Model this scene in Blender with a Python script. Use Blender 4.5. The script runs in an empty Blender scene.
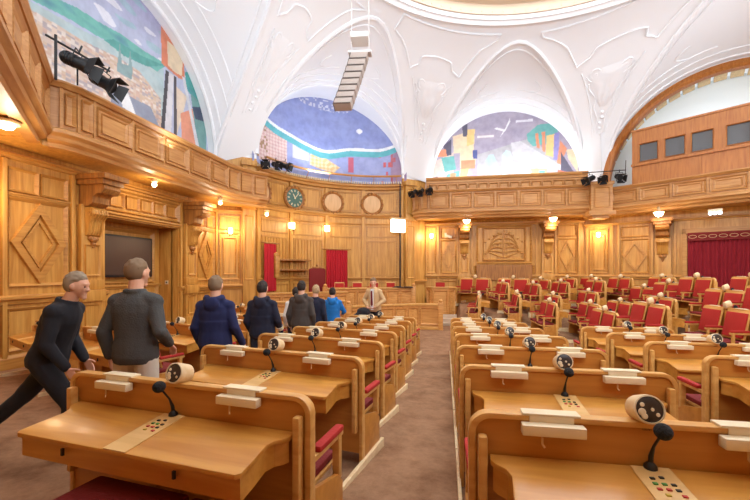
import bpy, bmesh, math, random
from mathutils import Vector, Matrix, noise
random.seed(7)
sc = bpy.context.scene
COL = sc.collection
PI = math.pi
R = math.radians

# ------------------------------------------------------------------ materials
def lin(c):
    return tuple(((v/255)/12.92 if v/255 <= .04045 else ((v/255+.055)/1.055)**2.4) for v in c)
MATS = {}
def mat(name, col, rough=.5, metal=0, emit=None, es=0, bump=0, bscale=20, spec=.5):
    if name in MATS: return MATS[name]
    m = bpy.data.materials.new(name); m.use_nodes = True
    nt = m.node_tree; b = nt.nodes['Principled BSDF']
    c = lin(col)
    b.inputs['Base Color'].default_value = (*c, 1)
    b.inputs['Roughness'].default_value = rough
    b.inputs['Metallic'].default_value = metal
    b.inputs['Specular IOR Level'].default_value = spec
    if emit:
        b.inputs['Emission Color'].default_value = (*lin(emit), 1); b.inputs['Emission Strength'].default_value = es
    if bump:
        tc = nt.nodes.new('ShaderNodeTexCoord'); n = nt.nodes.new('ShaderNodeTexNoise'); n.inputs['Scale'].default_value = bscale
        nt.links.new(tc.outputs['Object'], n.inputs['Vector'])
        bp = nt.nodes.new('ShaderNodeBump'); bp.inputs['Strength'].default_value = bump; bp.inputs['Distance'].default_value = .02
        nt.links.new(n.outputs['Fac'], bp.inputs['Height']); nt.links.new(bp.outputs['Normal'], b.inputs['Normal'])
    MATS[name] = m; return m
def grain(name, c1, c2, axis='z', rough=.4, sc_=6, stretch=.08, spec=.5, extra=None, coat=0):
    """wood: two tones along a stretched noise, plus broad board tone variation"""
    m = bpy.data.materials.new(name); m.use_nodes = True
    nt = m.node_tree; N = nt.nodes; Lk = nt.links; b = N['Principled BSDF']
    tc = N.new('ShaderNodeTexCoord'); mp = N.new('ShaderNodeMapping')
    s = [sc_*3*stretch,sc_*3*stretch,sc_*3] if axis=='h' else [sc_*3]*3
    if axis!='h': s['xyz'.index(axis)] = sc_*3*stretch
    mp.inputs['Scale'].default_value = s
    Lk.new(tc.outputs['Object'], mp.inputs['Vector'])
    n = N.new('ShaderNodeTexNoise'); n.inputs['Scale'].default_value = 1; n.inputs['Detail'].default_value = 5; n.inputs['Distortion'].default_value = .6
    Lk.new(mp.outputs['Vector'], n.inputs['Vector'])
    r = N.new('ShaderNodeValToRGB'); r.color_ramp.elements[0].position = .32; r.color_ramp.elements[1].position = .68
    r.color_ramp.elements[0].color = (*lin(c1), 1); r.color_ramp.elements[1].color = (*lin(c2), 1)
    Lk.new(n.outputs['Fac'], r.inputs['Fac'])
    n2 = N.new('ShaderNodeTexNoise'); n2.inputs['Scale'].default_value = 1.3; Lk.new(tc.outputs['Object'], n2.inputs['Vector'])
    mx = N.new('ShaderNodeMixRGB'); mx.blend_type = 'MULTIPLY'; mx.inputs['Fac'].default_value = .3
    r2 = N.new('ShaderNodeValToRGB'); r2.color_ramp.elements[0].color = (.72,.66,.6,1); r2.color_ramp.elements[1].color = (1,1,1,1)
    r2.color_ramp.elements[0].position = .3; r2.color_ramp.elements[1].position = .65
    Lk.new(n2.outputs['Fac'], r2.inputs['Fac']); Lk.new(r.outputs['Color'], mx.inputs['Color1']); Lk.new(r2.outputs['Color'], mx.inputs['Color2'])
    Lk.new(mx.outputs['Color'], b.inputs['Base Color'])
    bp = N.new('ShaderNodeBump'); bp.inputs['Strength'].default_value = .08; bp.inputs['Distance'].default_value = .01
    Lk.new(n.outputs['Fac'], bp.inputs['Height']); Lk.new(bp.outputs['Normal'], b.inputs['Normal'])
    b.inputs['Roughness'].default_value = rough; b.inputs['Specular IOR Level'].default_value = spec
    b.inputs['Coat Weight'].default_value = coat; b.inputs['Coat Roughness'].default_value = .15
    MATS[name] = m; return m
W_WALL = grain('oak_wall', (186,126,50), (216,162,80), 'z', .42, 4)
W_TRIM = grain('oak_trim', (178,118,48), (204,150,74), 'h', .42)
W_GAL = grain('oak_gallery', (180,120,60), (204,150,86), 'h', .45)
W_DARK = grain('oak_carved', (134,84,34), (184,122,56), 'z', .5)
W_DESK = grain('beech_desk', (190,124,44), (212,152,68), 'x', .34, 4, .1, coat=.1)
W_PANEL = grain('beech_panel', (180,114,42), (202,138,60), 'x', .38, 4, .1)
W_RIM = grain('beech_rim', (204,146,72), (224,172,98), 'x', .35, 5, .15)
W_PALE = grain('pale_birch', (226,196,146), (240,214,170), 'x', .5, 5, .15)
W_PLATE = grain('plate_wood', (218,174,106), (232,190,124), 'x', .4, 5, .15)
W_ARCH = grain('arch_wood', (166,96,36), (190,122,56), 'z', .4)
W_POD = grain('podium_oak', (196,130,62), (224,164,92), 'x', .38)
CREAM = mat('cream_lacquer', (230,212,176), .35)
RED = mat('red_upholstery', (172,28,18), .75, bump=.2, bscale=60)
DRED = mat('dark_red_seat', (122,20,18), .8, bump=.2, bscale=60)
BLACK = mat('black_plastic', (20,20,22), .45)
FOAM = mat('black_foam', (28,30,32), .95, bump=.6, bscale=90)
GREYM = mat('grey_metal', (120,118,115), .35, .8)
WHITE = mat('white_plaster', (243,245,247), .85)
GOLD = mat('pale_gold', (206,170,120), .5)

# carpet
def carpet():
    m = bpy.data.materials.new('brown_carpet'); m.use_nodes = True
    nt = m.node_tree; N = nt.nodes; Lk = nt.links; b = N['Principled BSDF']
    tc = N.new('ShaderNodeTexCoord')
    n = N.new('ShaderNodeTexNoise'); n.inputs['Scale'].default_value = 3.5; n.inputs['Detail'].default_value = 8; n.inputs['Roughness'].default_value = .75
    n3 = N.new('ShaderNodeTexNoise'); n3.inputs['Scale'].default_value = 160
    for q in (n, n3): Lk.new(tc.outputs['Object'], q.inputs['Vector'])
    r = N.new('ShaderNodeValToRGB'); r.color_ramp.elements[0].color = (*lin((124,88,62)),1); r.color_ramp.elements[1].color = (*lin((170,130,98)),1)
    r.color_ramp.elements[0].position=.3; r.color_ramp.elements[1].position=.7
    Lk.new(n.outputs['Fac'], r.inputs['Fac']); Lk.new(r.outputs['Color'], b.inputs['Base Color'])
    bp = N.new('ShaderNodeBump'); bp.inputs['Strength'].default_value=.4; bp.inputs['Distance'].default_value=.01
    Lk.new(n3.outputs['Fac'], bp.inputs['Height']); Lk.new(bp.outputs['Normal'], b.inputs['Normal'])
    b.inputs['Roughness'].default_value = .95; b.inputs['Specular IOR Level'].default_value = .15
    return m
CARPET = carpet()
def vcol_mat(name, rough=.8):
    m = bpy.data.materials.new(name); m.use_nodes = True
    nt = m.node_tree; b = nt.nodes['Principled BSDF']; a = nt.nodes.new('ShaderNodeVertexColor'); a.layer_name = 'paint'
    tc = nt.nodes.new('ShaderNodeTexCoord'); n = nt.nodes.new('ShaderNodeTexNoise'); n.inputs['Scale'].default_value = 4; n.inputs['Detail'].default_value = 8
    nt.links.new(tc.outputs['Object'], n.inputs['Vector'])
    r = nt.nodes.new('ShaderNodeValToRGB'); r.color_ramp.elements[0].color=(.72,.72,.74,1); r.color_ramp.elements[1].color=(1,1,1,1)
    r.color_ramp.elements[0].position=.35; r.color_ramp.elements[1].position=.6
    mx = nt.nodes.new('ShaderNodeMixRGB'); mx.blend_type='MULTIPLY'; mx.inputs['Fac'].default_value=.5
    nt.links.new(n.outputs['Fac'], r.inputs['Fac']); nt.links.new(a.outputs['Color'], mx.inputs['Color1']); nt.links.new(r.outputs['Color'], mx.inputs['Color2'])
    nt.links.new(mx.outputs['Color'], b.inputs['Base Color']); b.inputs['Roughness'].default_value = rough
    b.inputs['Specular IOR Level'].default_value = .2
    return m
PAINT = vcol_mat('mural_paint')

# ------------------------------------------------------------------ mesh builder
class MB:
    def __init__(s): s.v = []; s.f = []
    def add(s, vs, fs):
        o = len(s.v); s.v += [tuple(v) for v in vs]; s.f += [tuple(i+o for i in f) for f in fs]
    def box(s, x0,x1,y0,y1,z0,z1, fn=None):
        vs = [(x,y,z) for x in (x0,x1) for y in (y0,y1) for z in (z0,z1)]
        if fn: vs = [fn(*v) for v in vs]
        s.add(vs, [(0,1,3,2),(4,6,7,5),(0,4,5,1),(2,3,7,6),(0,2,6,4),(1,5,7,3)])
    def prism(s, pts, t0, t1, fn):
        """2-D outline pts (a,b) swept from t0 to t1; fn(a,b,t) -> point"""
        n = len(pts)
        s.add([fn(a,b,t0) for a,b in pts]+[fn(a,b,t1) for a,b in pts],
              [tuple(range(n)), tuple(range(2*n-1,n-1,-1))]+[(i,n+i,n+(i+1)%n,(i+1)%n) for i in range(n)])
    def tube(s, pts, r, seg=8, cap=True):
        pts = [Vector(p) for p in pts]; rs = r if isinstance(r,(list,tuple)) else [r]*len(pts)
        o = len(s.v); up = None
        for i,p in enumerate(pts):
            t = (pts[min(i+1,len(pts)-1)]-pts[max(i-1,0)]).normalized()
            if up is None: up = t.orthogonal().normalized()
            up = (up - t*up.dot(t))
            up = up.normalized() if up.length > 1e-6 else t.orthogonal().normalized()
            sd = t.cross(up)
            for k in range(seg):
                a = 2*PI*k/seg; s.v.append(tuple(p+(up*math.cos(a)+sd*math.sin(a))*rs[i]))
        for i in range(len(pts)-1):
            for k in range(seg):
                s.f.append((o+i*seg+k, o+i*seg+(k+1)%seg, o+(i+1)*seg+(k+1)%seg, o+(i+1)*seg+k))
        if cap:
            s.f.append(tuple(o+k for k in range(seg))[::-1]); s.f.append(tuple(o+(len(pts)-1)*seg+k for k in range(seg)))
    def cap(s, a, b, ra, rb, seg=12):
        """tapered limb with rounded ends"""
        a,b = Vector(a),Vector(b); d=(b-a); L=max(d.length,1e-4); d=d/L; P=[];Q=[]
        for k in range(5):
            t = PI/2*(1-k/4.); P.append(a-d*ra*math.sin(t)); Q.append(max(ra*math.cos(t),1e-4))
        for k in range(5):
            t = PI/2*k/4.; P.append(b+d*rb*math.sin(t)); Q.append(max(rb*math.cos(t),1e-4))
        s.tube(P,Q,seg)
    def lathe(s, prof, c=(0,0,0), axis='z', seg=24, fn=None):
        """prof = [(radius, height)]"""
        o = len(s.v); n=len(prof)
        for r,h in prof:
            for k in range(seg):
                a = 2*PI*k/seg; p = (r*math.cos(a), r*math.sin(a), h)
                if axis=='y': p = (p[0], p[2], p[1])
                if axis=='x': p = (p[2], p[0], p[1])
                p = (p[0]+c[0],p[1]+c[1],p[2]+c[2])
                s.v.append(tuple(fn(*p)) if fn else p)
        for i in range(n-1):
            for k in range(seg): s.f.append((o+i*seg+k,o+i*seg+(k+1)%seg,o+(i+1)*seg+(k+1)%seg,o+(i+1)*seg+k))
        s.f.append(tuple(o+k for k in range(seg))[::-1]); s.f.append(tuple(o+(n-1)*seg+k for k in range(seg)))
    def ball(s, c, rx, ry=None, rz=None, seg=14, rings=9, fn=None):
        ry = ry or rx; rz = rz or rx
        o=len(s.v)
        for i in range(1,rings):
            t=PI*i/rings
            for k in range(seg):
                a=2*PI*k/seg; p=(math.sin(t)*math.cos(a),math.sin(t)*math.sin(a),math.cos(t))
                if fn: p=fn(*p)
                s.v.append((c[0]+rx*p[0],c[1]+ry*p[1],c[2]+rz*p[2]))
        for q in (1,-1):
            p=(0,0,q)
            if fn: p=fn(*p)
            s.v.append((c[0]+rx*p[0],c[1]+ry*p[1],c[2]+rz*p[2]))
        T=len(s.v)-2;B=T+1
        for i in range(rings-2):
            for k in range(seg): s.f.append((o+i*seg+k,o+(i+1)*seg+k,o+(i+1)*seg+(k+1)%seg,o+i*seg+(k+1)%seg))
        for k in range(seg):
            s.f.append((T,o+k,o+(k+1)%seg)); s.f.append((B,o+(rings-2)*seg+(k+1)%seg,o+(rings-2)*seg+k))
    def mesh(s, name, m, bevel=0, smooth=True, ang=35, fixn=True):
        me = bpy.data.meshes.new(name); me.from_pydata(s.v, [], s.f)
        bm = bmesh.new(); bm.from_mesh(me)
        if fixn: bmesh.ops.recalc_face_normals(bm, faces=bm.faces)
        if bevel:
            ed=[e for e in bm.edges if len(e.link_faces)==2 and e.calc_face_angle(0)>R(40)]
            bmesh.ops.bevel(bm, geom=ed, offset=bevel, segments=2, profile=.6, affect='EDGES', clamp_overlap=True)
        bm.to_mesh(me); bm.free()
        if m: me.materials.append(m)
        if smooth:
            me.polygons.foreach_set('use_smooth',[True]*len(me.polygons)); me.set_sharp_from_angle(angle=R(ang))
        return me
    def build(s, name, m, parent=None, **k):
        o = bpy.data.objects.new(name, s.mesh(name, m, **k)); COL.objects.link(o)
        if parent: o.parent = parent
        return o
def tag(o, label=None, cat=None, group=None, kind=None):
    if label: o['label']=label
    if cat: o['category']=cat
    if group: o['group']=group
    if kind: o['kind']=kind
    return o
def empty(name, loc=(0,0,0), rz=0, label=None, cat=None, group=None, kind=None):
    o = bpy.data.objects.new(name, None); COL.objects.link(o); o.location=loc; o.rotation_euler=(0,0,rz)
    o.empty_display_size=.1
    return tag(o,label,cat,group,kind)
def copy_tree(o, parent=None, root=True):
    c=o.copy(); COL.objects.link(c)
    if parent: c.parent=parent
    for ch in list(o.children): copy_tree(ch, c, False)
    return c

class Frame:
    """a wall's own frame: u along it, z up, d out into the room"""
    def __init__(s, A, B, flip=False):
        s.A=Vector((A[0],A[1],0)); s.e=Vector((B[0]-A[0],B[1]-A[1],0)); s.L=s.e.length; s.e/=s.L
        s.n=Vector((s.e.y,-s.e.x,0))*(-1 if flip else 1)
    def p(s,u,z,d=0): return s.A+s.e*u+s.n*d+Vector((0,0,z))
    def uzd(s,u,z,d): return tuple(s.p(u,z,d))
    def box(s,mb,u0,u1,z0,z1,d0,d1): mb.box(u0,u1,z0,z1,d0,d1,s.uzd)
    def rect_frame(s,mb,u0,u1,z0,z1,w=.06,d=.04,d0=0):
        """mitred raised moulding"""
        d*=1.6
        O=[(u0,z0),(u1,z0),(u1,z1),(u0,z1)]; I=[(u0+w,z0+w),(u1-w,z0+w),(u1-w,z1-w),(u0+w,z1-w)]
        Mi=[((a[0]+b[0])/2,(a[1]+b[1])/2) for a,b in zip(O,I)]
        vs=[s.p(u,z,d0) for u,z in O]+[s.p(u,z,d0+d) for u,z in O]+[s.p(u,z,d0+d*.55) for u,z in Mi]+[s.p(u,z,d0) for u,z in I]
        fs=[]
        for i in range(4):
            j=(i+1)%4
            for r in range(3): fs.append((r*4+i,r*4+j,(r+1)*4+j,(r+1)*4+i))
        mb.add(vs,fs)
    def diamond(s,mb,u0,u1,z0,z1,w=.09,d=.045,d0=0):
        d*=1.3; uc,zc=(u0+u1)/2,(z0+z1)/2; hu,hz=(u1-u0)/2,(z1-z0)/2
        O=[(uc,z0),(u1,zc),(uc,z1),(u0,zc)]
        k1=1-w*1.6/min(hu,hz); I=[(uc+(a-uc)*k1,zc+(b-zc)*k1) for a,b in O]
        vs=[s.p(u,z,d0) for u,z in O]+[s.p(u,z,d0+d) for u,z in O]+[s.p(u,z,d0+d) for u,z in I]+[s.p(u,z,d0) for u,z in I]
        fs=[]
        for i in range(4):
            j=(i+1)%4
            for r in range(3): fs.append((r*4+i,r*4+j,(r+1)*4+j,(r+1)*4+i))
        mb.add(vs,fs)
    def sweep(s,mb,prof,u0,u1):
        """prof: closed (d,z) outline swept along u"""
        mb.prism(prof,u0,u1,lambda d,z,u:s.uzd(u,z,d))
DADO=lambda z,h=.16,o=.12:[(0,z),(o*.5,z+h*.1),(o*.6,z+h*.45),(o,z+h*.6),(o,z+h*.85),(o*.8,z+h),(0,z+h)]
BASE=lambda z0,z1,o=.08:[(0,z0),(o,z0),(o,z1-.06),(o*.5,z1),(0,z1)]

# ------------------------------------------------------------------ the hall's plan
V=[(-8.6,5.3),(-8.6,13.3),(-1,19.3),(6.3,19.3),(14.1,15.0),(14.1,5.3),(6.3,-1.0),(-1,-1.0)]
CX,CY=2.75,9.3
WN=['left','apse_side','back','right_diagonal','right','near_right','near','near_left']
FR=[Frame(V[i],V[(i+1)%8]) for i in range(8)]
FR=[f if (Vector((CX,CY,0))-f.A).dot(f.n)>0 else Frame(V[i],V[(i+1)%8],True) for i,f in enumerate(FR)]
# (arch centre u, radius, springing z, recess depth)
AR=[(4.0,3.95,5.83,.3),(4.92,3.42,6.4,1.6),(3.75,3.5,6.05,.45),(5.0,4.3,5.4,1.4),(4.85,3.9,5.8,.3),(5.0,3.9,5.8,.3),(3.65,3.4,6.0,.3),(4.9,3.9,5.8,.3)]
ZR=10.8; RA,RB=6.4,5.5; RCX,RCY=3.0,9.35
def ss(a,b,x):
    t=min(1,max(0,(x-a)/(b-a))); return t*t*(3-2*t)
def floorz(x,y):
    so=max(-.5,min(0,-.0587*(y-1.98)))
    r=math.hypot(x,y-14); e=max(-.5,min(.5,.27*(r-6.9)))
    az=math.degrees(math.atan2(y-14,x))
    w=ss(-60,-35,az)*(1-ss(100,130,az)) if (x>0 or y>14) else 0
    z=so*(1-w)+e*w
    return max(z,-.5+.92*ss(14.8,17.6,y)*ss(.5,1.5,x))
EWP=[(5.76,9.2,-.09,0),(6.92,11.12,.2,0),(7.13,12.63,.5,2),(8.15,12.1,.52,0),(6.9,9.64,.35,0),(8.02,16.27,.46,6),(7.15,14.1,.3,4),(6.17,12.59,-.09,2),(7.1,15.58,.09,8),(5.69,14.06,-.33,6),
(6.92,17.06,.43,10),(6.27,18.35,.42,12),(5.93,16.86,.31,6),(5.21,15.52,-.08,5),(4.55,13.4,-.36,3),(5.28,18.35,.39,14),(3.81,14.88,-.18,5),(4.65,16.97,.25,8),(4.16,18.3,.32,20),(3.45,16.4,.18,8),(2.94,17.95,.37,55),(2.3,16.45,.22,8),(1.3,17.95,.38,60)]
EWL=['nearest pair of large red seats at the right edge','second pair of large red seats from the right edge, one tier up','pair of large red seats in front of the maroon curtain',
'pair of red seats cut by the right frame edge, below the curtain','pair of red seats at the right frame edge behind the nearest pair','pair of red seats in the back tier under the right diamond panel','pair of red seats just left of the curtain, one tier below the back tier',
'pair of red seats in the middle tier, left of the nearest right pair','pair of red seats in the third tier below the glowing lamp of the right wall','pair of bright red seats in the lowest tier near the outer desk column',
'pair of red seats against the right wall near its glowing lamp','pair of small red seats beneath the gallery pier','pair of red seats one tier below the gallery pier seats','pair of red seats in the second tier below the gallery pier',
'leftmost pair of large red seats in the lowest right tier','pair of red seats at the back wall under the right corbel','pair of red seats in the lowest tier left of the large red pairs','pair of red seats in front of the right corbel pilaster',
'pair of red seats at the back wall below the right end of the carved panel','pair of red seats facing left, in front of the right end of the wall recess','right pair of dark red seats along the back wall recess','pair of red seats facing left, in front of the left end of the wall recess','left pair of dark red seats along the back wall recess']
_base=floorz
def floorz(x,y):
    b=_base(x,y)
    if y<7.5 or x<.5: return b
    sw=sz=0; dm=9
    for px_,py_,pz,_ in EWP:
        d=math.hypot(x-px_,y-py_); dm=min(dm,d); w=1/(d*d+.08)**2; sw+=w; sz+=w*(pz-.12)
    t=1-ss(.9,2.0,dm)
    return b*(1-t)+t*sz/sw
# floor: one carpeted, raked ground
mb=MB(); nx,ny=118,106; x0,y0,st=-9.0,-1.4,.2
for j in range(ny):
    for i in range(nx): x,y=x0+i*st,y0+j*st; mb.v.append((x,y,floorz(x,y)))
mb.f=[(j*nx+i,j*nx+i+1,(j+1)*nx+i+1,(j+1)*nx+i) for j in range(ny-1) for i in range(nx-1)]
tag(mb.build('floor',CARPET),kind='structure')

plane=lambda y:-.0587*(y-1.98)
# ------------------------------------------------------------------ people
def remeshed(mb,name,m,vox,smooth_it=3,disp=0,parent=None):
    me=bpy.data.meshes.new(name+'_raw'); me.from_pydata(mb.v,[],mb.f); bm=bmesh.new(); bm.from_mesh(me); bmesh.ops.recalc_face_normals(bm,faces=bm.faces); bm.to_mesh(me); bm.free()
    o=bpy.data.objects.new(name+'_raw',me); COL.objects.link(o)
    r=o.modifiers.new('r','REMESH'); r.mode='VOXEL'; r.voxel_size=vox
    s=o.modifiers.new('s','SMOOTH'); s.iterations=smooth_it; s.factor=.5
    dg=bpy.context.evaluated_depsgraph_get(); nm=bpy.data.meshes.new_from_object(o.evaluated_get(dg)); nm.name=name
    bpy.data.objects.remove(o)
    if disp:
        for v in nm.vertices:
            n=noise.noise(Vector((v.co.x*9,v.co.y*9,v.co.z*5)))+.5*noise.noise(Vector((v.co.x*22,v.co.y*22,v.co.z*12)))
            v.co+=v.normal*n*disp
    nm.materials.clear(); nm.materials.append(m)
    nm.polygons.foreach_set('use_smooth',[True]*len(nm.polygons))
    q=bpy.data.objects.new(name,nm); COL.objects.link(q)
    if parent: q.parent=parent
    return q
SKIN=mat('skin',(226,172,142),.55)
def headfn(x,y,z):
    # x side, y front, z up (unit sphere) -> skull with jaw, brow, cheeks
    X,Y,Z=x,y,z
    if z<0: X*=1-.32*(-z)**1.3; Y=Y*(1-.12*(-z)) + .12*(-z) if y>0 else Y*(1-.35*(-z))
    if y>0 and -.05<z<.25: 
        for sx in (-.38,.38): d=math.hypot(x-sx,z-.08); Y-= .09*math.exp(-(d/.16)**2)
    return (X,Y,Z)
def hand(mb,w,d,side,thumb_dir,s=1,curl=.5,vox=1):
    """w wrist point, d direction of the hand, palm facing side"""
    w=Vector(w); d=Vector(d).normalized(); t=Vector(thumb_dir); t=(t-d*t.dot(d)).normalized(); n=d.cross(t)*side
    pc=w+d*.05*s
    for k in range(4):
        b=w+d*(.085+(.004 if k in(1,2) else 0))*s+t*(.030-.02*k)*s
        l=[.036,.042,.04,.032][k]*s; r=.0092*s
        mb.cap(w+d*.02*s+t*(.018-.012*k)*s,b,.0125*s,.011*s,8)
        d1=(d*math.cos(curl*.6)+n*math.sin(curl*.6)); d2=(d*math.cos(curl*1.5)+n*math.sin(curl*1.5)); d3=(d*math.cos(curl*2.2)+n*math.sin(curl*2.2))
        p1=b+d1*l; p2=p1+d2*l*.65; p3=p2+d3*l*.5
        mb.cap(b,p1,r*1.08,r,8); mb.cap(p1,p2,r,r*.92,8); mb.cap(p2,p3,r*.92,r*.8,8)
    q=w+d*.025*s+t*.028*s; q1=q+(d*.6+t*.75+n*.2).normalized()*.038*s; q2=q1+(d*.85+t*.4+n*.35).normalized()*.03*s
    mb.cap(w+d*.01*s,q,.015*s,.014*s,8); mb.cap(q,q1,.013*s,.011*s,8); mb.cap(q1,q2,.011*s,.009*s,8)
def person(loc,rz,H,label,top,bot,hair,pose={},hood=False,hairlen=0,vox=.012,skin=None,open_front=None,stripe=False,collar=None,seated=False,beard=False):
    k=H/1.78; lean=pose.get('lean',.0); hy=pose.get('head_yaw',0); hp=pose.get('head_pitch',.12)
    pel=Vector((0,0,.95)); RX=Matrix.Rotation(-lean,4,'X')
    up=lambda p: pel+RX@(Vector(p)-pel)
    root=tag(empty('person',loc,rz),label,'person'); root.scale=(k,k,k)
    sh=[up((-.17,0,1.385)),up((.17,0,1.385))]
    A=pose.get('arms',[((-.24,-.05,1.11),(-.24,.06,.87)),((.24,-.05,1.11),(.24,.06,.87))])
    A=[[up(q) for q in a] for a in A]
    Lg=pose.get('legs',[((-.11,.03,.5),(-.11,-.02,.09)),((.11,.03,.5),(.11,-.02,.09))])
    neck0=up((0,-.01,1.46)); hc=up((0,.03,1.64)); 
    rings=[(.84,.15,.11),(.9,.175,.125),(.97,.17,.12),(1.07,.15,.105),(1.2,.158,.112),(1.3,.175,.118),(1.37,.165,.108),(1.42,.125,.09),(1.47,.07,.065)]
    def torso(mb,inf,z0=0,zmax=9,bag=0):
        R_=[r for r in rings if z0<=r[0]<=zmax]; o=len(mb.v); n=20
        for z,a,b in R_:
            for j in range(n):
                q=2*PI*j/n; p=up((( a+inf)*math.cos(q),(b+inf)*math.sin(q)*(1 if math.sin(q)<0 else .95),z)); mb.v.append(tuple(p))
        for i in range(len(R_)-1):
            for j in range(n): mb.f.append((o+i*n+j,o+i*n+(j+1)%n,o+(i+1)*n+(j+1)%n,o+(i+1)*n+j))
        mb.f.append(tuple(o+j for j in range(n))[::-1]); mb.f.append(tuple(o+(len(R_)-1)*n+j for j in range(n)))
    # body: one continuous surface
    mb=MB(); torso(mb,0)
    mb.cap(neck0-Vector((0,0,.04)),hc-Vector((0,.02,.05)),.066,.06)
    hm=Matrix.Rotation(hy,4,'Z')@Matrix.Rotation(-hp,4,'X')
    def HP(x,y,z): v=hm@Vector((x,y,z)); return hc+v
    tmp=MB(); tmp.ball((0,0,0),.077,.098,.118,24,18,headfn); o=len(mb.v); mb.v+=[tuple(HP(*v)) for v in tmp.v]; mb.f+=[tuple(i+o for i in f_) for f_ in tmp.f]
    mb.cap(HP(0,.085,.02),HP(0,.108,-.022),.009,.014,8); mb.cap(HP(-.01,.1,-.027),HP(.01,.1,-.027),.009,.009,6)
    mb.cap(HP(-.02,.088,-.058),HP(.02,.088,-.058),.008,.008,6); mb.cap(HP(-.016,.086,-.069),HP(.016,.086,-.069),.008,.008,6); mb.ball(tuple(HP(0,.078,-.095)),.026)
    for sx in (-1,1): mb.ball(tuple(HP(sx*.079,-.005,-.005)),.012,.02,.032); mb.cap(HP(sx*.045,.078,.035),HP(sx*.018,.09,.032),.008,.008,6)
    for i,sx in enumerate((-1,1)):
        e_,w_=A[i]
        mb.cap(sh[i],e_,.052,.042); mb.cap(e_,w_,.042,.027); mb.cap(neck0,sh[i],.055,.055)
        hd=pose.get('hand_dir',[None,None])[i]; d=(w_-e_).normalized() if hd is None else Vector(hd)
        hand(mb,w_,d,1 if sx<0 else -1,(0,1,0) if abs(d.y)<.8 else (-sx,0,.3),1,pose.get('curl',.45))
        kn,an=[Vector(q) for q in Lg[i]]; hip=Vector((sx*.095,0,.9))
        mb.cap(hip,kn,.085,.058); mb.cap(kn,an,.055,.038); 
        rt=pose.get('foot',[0,0])[i]; tip=an+Vector((sx*.01,.14*math.cos(rt)-.05*math.sin(rt),-.14*math.sin(rt)-.05*math.cos(rt))); mb.cap(an,tip,.034,.026)
    body=remeshed(mb,'body',skin or SKIN,.009 if vox<.011 else .011,2,0,root)
    # eyes
    for sx in (-1,1):
        eb=MB(); eb.ball(tuple(HP(sx*.03,.082,.008)),.009,seg=10,rings=7)
        if pose.get('eyes'): eb.build('eye',mat('eye_dark',(60,50,46),.3),body)
    # hair
    hb=MB(); tmp=MB(); tmp.ball((0,-.014,.02),.088,.106,.116,26,18)
    o=len(hb.v); keep=[]
    for v in tmp.v:
        x,y,z=v; lim=-.055 if y<.0 else .055+.25*max(0,y-.03); lim-=hairlen*(1 if y<.03 else 0)
        if z<lim: s_=.86; x*=s_;y=y*s_-.0;z=max(z,lim-.02)
        hb.v.append(tuple(HP(x,y,z)))
    hb.f+=tmp.f
    for j in range(50):
        a=random.uniform(0,2*PI); b=random.uniform(.15,1.35); p=Vector((.08*math.sin(b)*math.cos(a),-.012+.096*math.sin(b)*math.sin(a),.025+.108*math.cos(b)))
        if p.y>.03 and p.z<.075: continue
        q=p*1.04+Vector((random.uniform(-.01,.01),-.012,-.012)); hb.cap(HP(*p),HP(*q),.014,.008,6)
    remeshed(hb,'hair',hair,.009,2,.004,root)
    # trousers
    tb=MB(); torso(tb,.014,.0,1.0)
    for i,sx in enumerate((-1,1)):
        kn,an=[Vector(q) for q in Lg[i]]; hip=Vector((sx*.095,0,.88))
        tb.cap(hip,kn,.103,.078); tb.cap(kn,an+Vector((0,0,.02)),.076,.062)
    remeshed(tb,'trousers',bot,vox*1.1,4,.005,root)
    # top
    cb=MB(); torso(cb,.03,.83,1.5); 
    if hood: torso(cb,.04,.83,1.2)
    for i,sx in enumerate((-1,1)):
        e_,w_=A[i]; d=(w_-e_).normalized()
        cb.cap(sh[i]-Vector((sx*.01,0,0)),e_,.072,.058); cb.cap(e_,w_-d*.02,.062,.045); cb.cap(neck0-Vector((0,0,.05)),sh[i],.084,.078)
        cb.cap(w_-d*.05,w_-d*.02,.043,.04)
    if hood:
        for j in range(9):
            q=-PI*j/8; P1=up((.095*math.cos(q),-.03+.085*math.sin(q),1.49+.02*math.sin(q))); cb.ball(tuple(P1),.042,.04,.045)
        cb.ball(tuple(up((0,-.13,1.42))),.1,.045,.09)
    else:
        cb.tube([up((.072*math.cos(2*PI*j/14),-.01+.075*math.sin(2*PI*j/14),1.48)) for j in range(15)],.026,8)
    gar=remeshed(cb,'hooded_top' if hood else ('jacket' if open_front else 'jumper'),top,vox,3,.006,root)
    if open_front:
        ob=MB(); pts=[(0,1.43),(-.05,1.3),(-.045,1.0),(.045,1.0),(.05,1.3)]
        vv=[]
        for x,z in [(-.05,1.46),(.05,1.46),(.05,1.3),(.035,.9),(-.035,.9),(-.05,1.3)]: vv.append(up((x,.148 if z<1.4 else .11,z)))
        ob.add(vv+[v+Vector((0,-.03,0)) for v in vv],[(0,1,2,3,4,5),(11,10,9,8,7,6)]+[(j,6+j,6+(j+1)%6,(j+1)%6) for j in range(6)])
        ob.build('shirt',open_front,gar)
        ob=MB(); ob.add([up((x,.155,z)) for x,z in [(-.02,1.42),(.02,1.42),(.032,1.05),(0,.98),(-.032,1.05)]],[(0,1,2,3,4)]); 
        ob.v+= [tuple(Vector(v)+Vector((0,-.006,0))) for v in ob.v[:5]]; ob.f+=[(9,8,7,6,5)]+[(j,5+j,5+(j+1)%5,(j+1)%5) for j in range(5)]
        ob.build('tie',mat('maroon_tie',(120,30,34),.6),gar)
    if stripe:
        for j in range(3):
            e_,w_=A[1]; d=(w_-e_).normalized(); p=e_+d*(.12+.025*j); sb=MB(); sb.tube([p-d*.005,p+d*.005],.062-.002*j,14); sb.build('sleeve_stripe',CREAM,gar)
    if beard: pass
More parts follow.
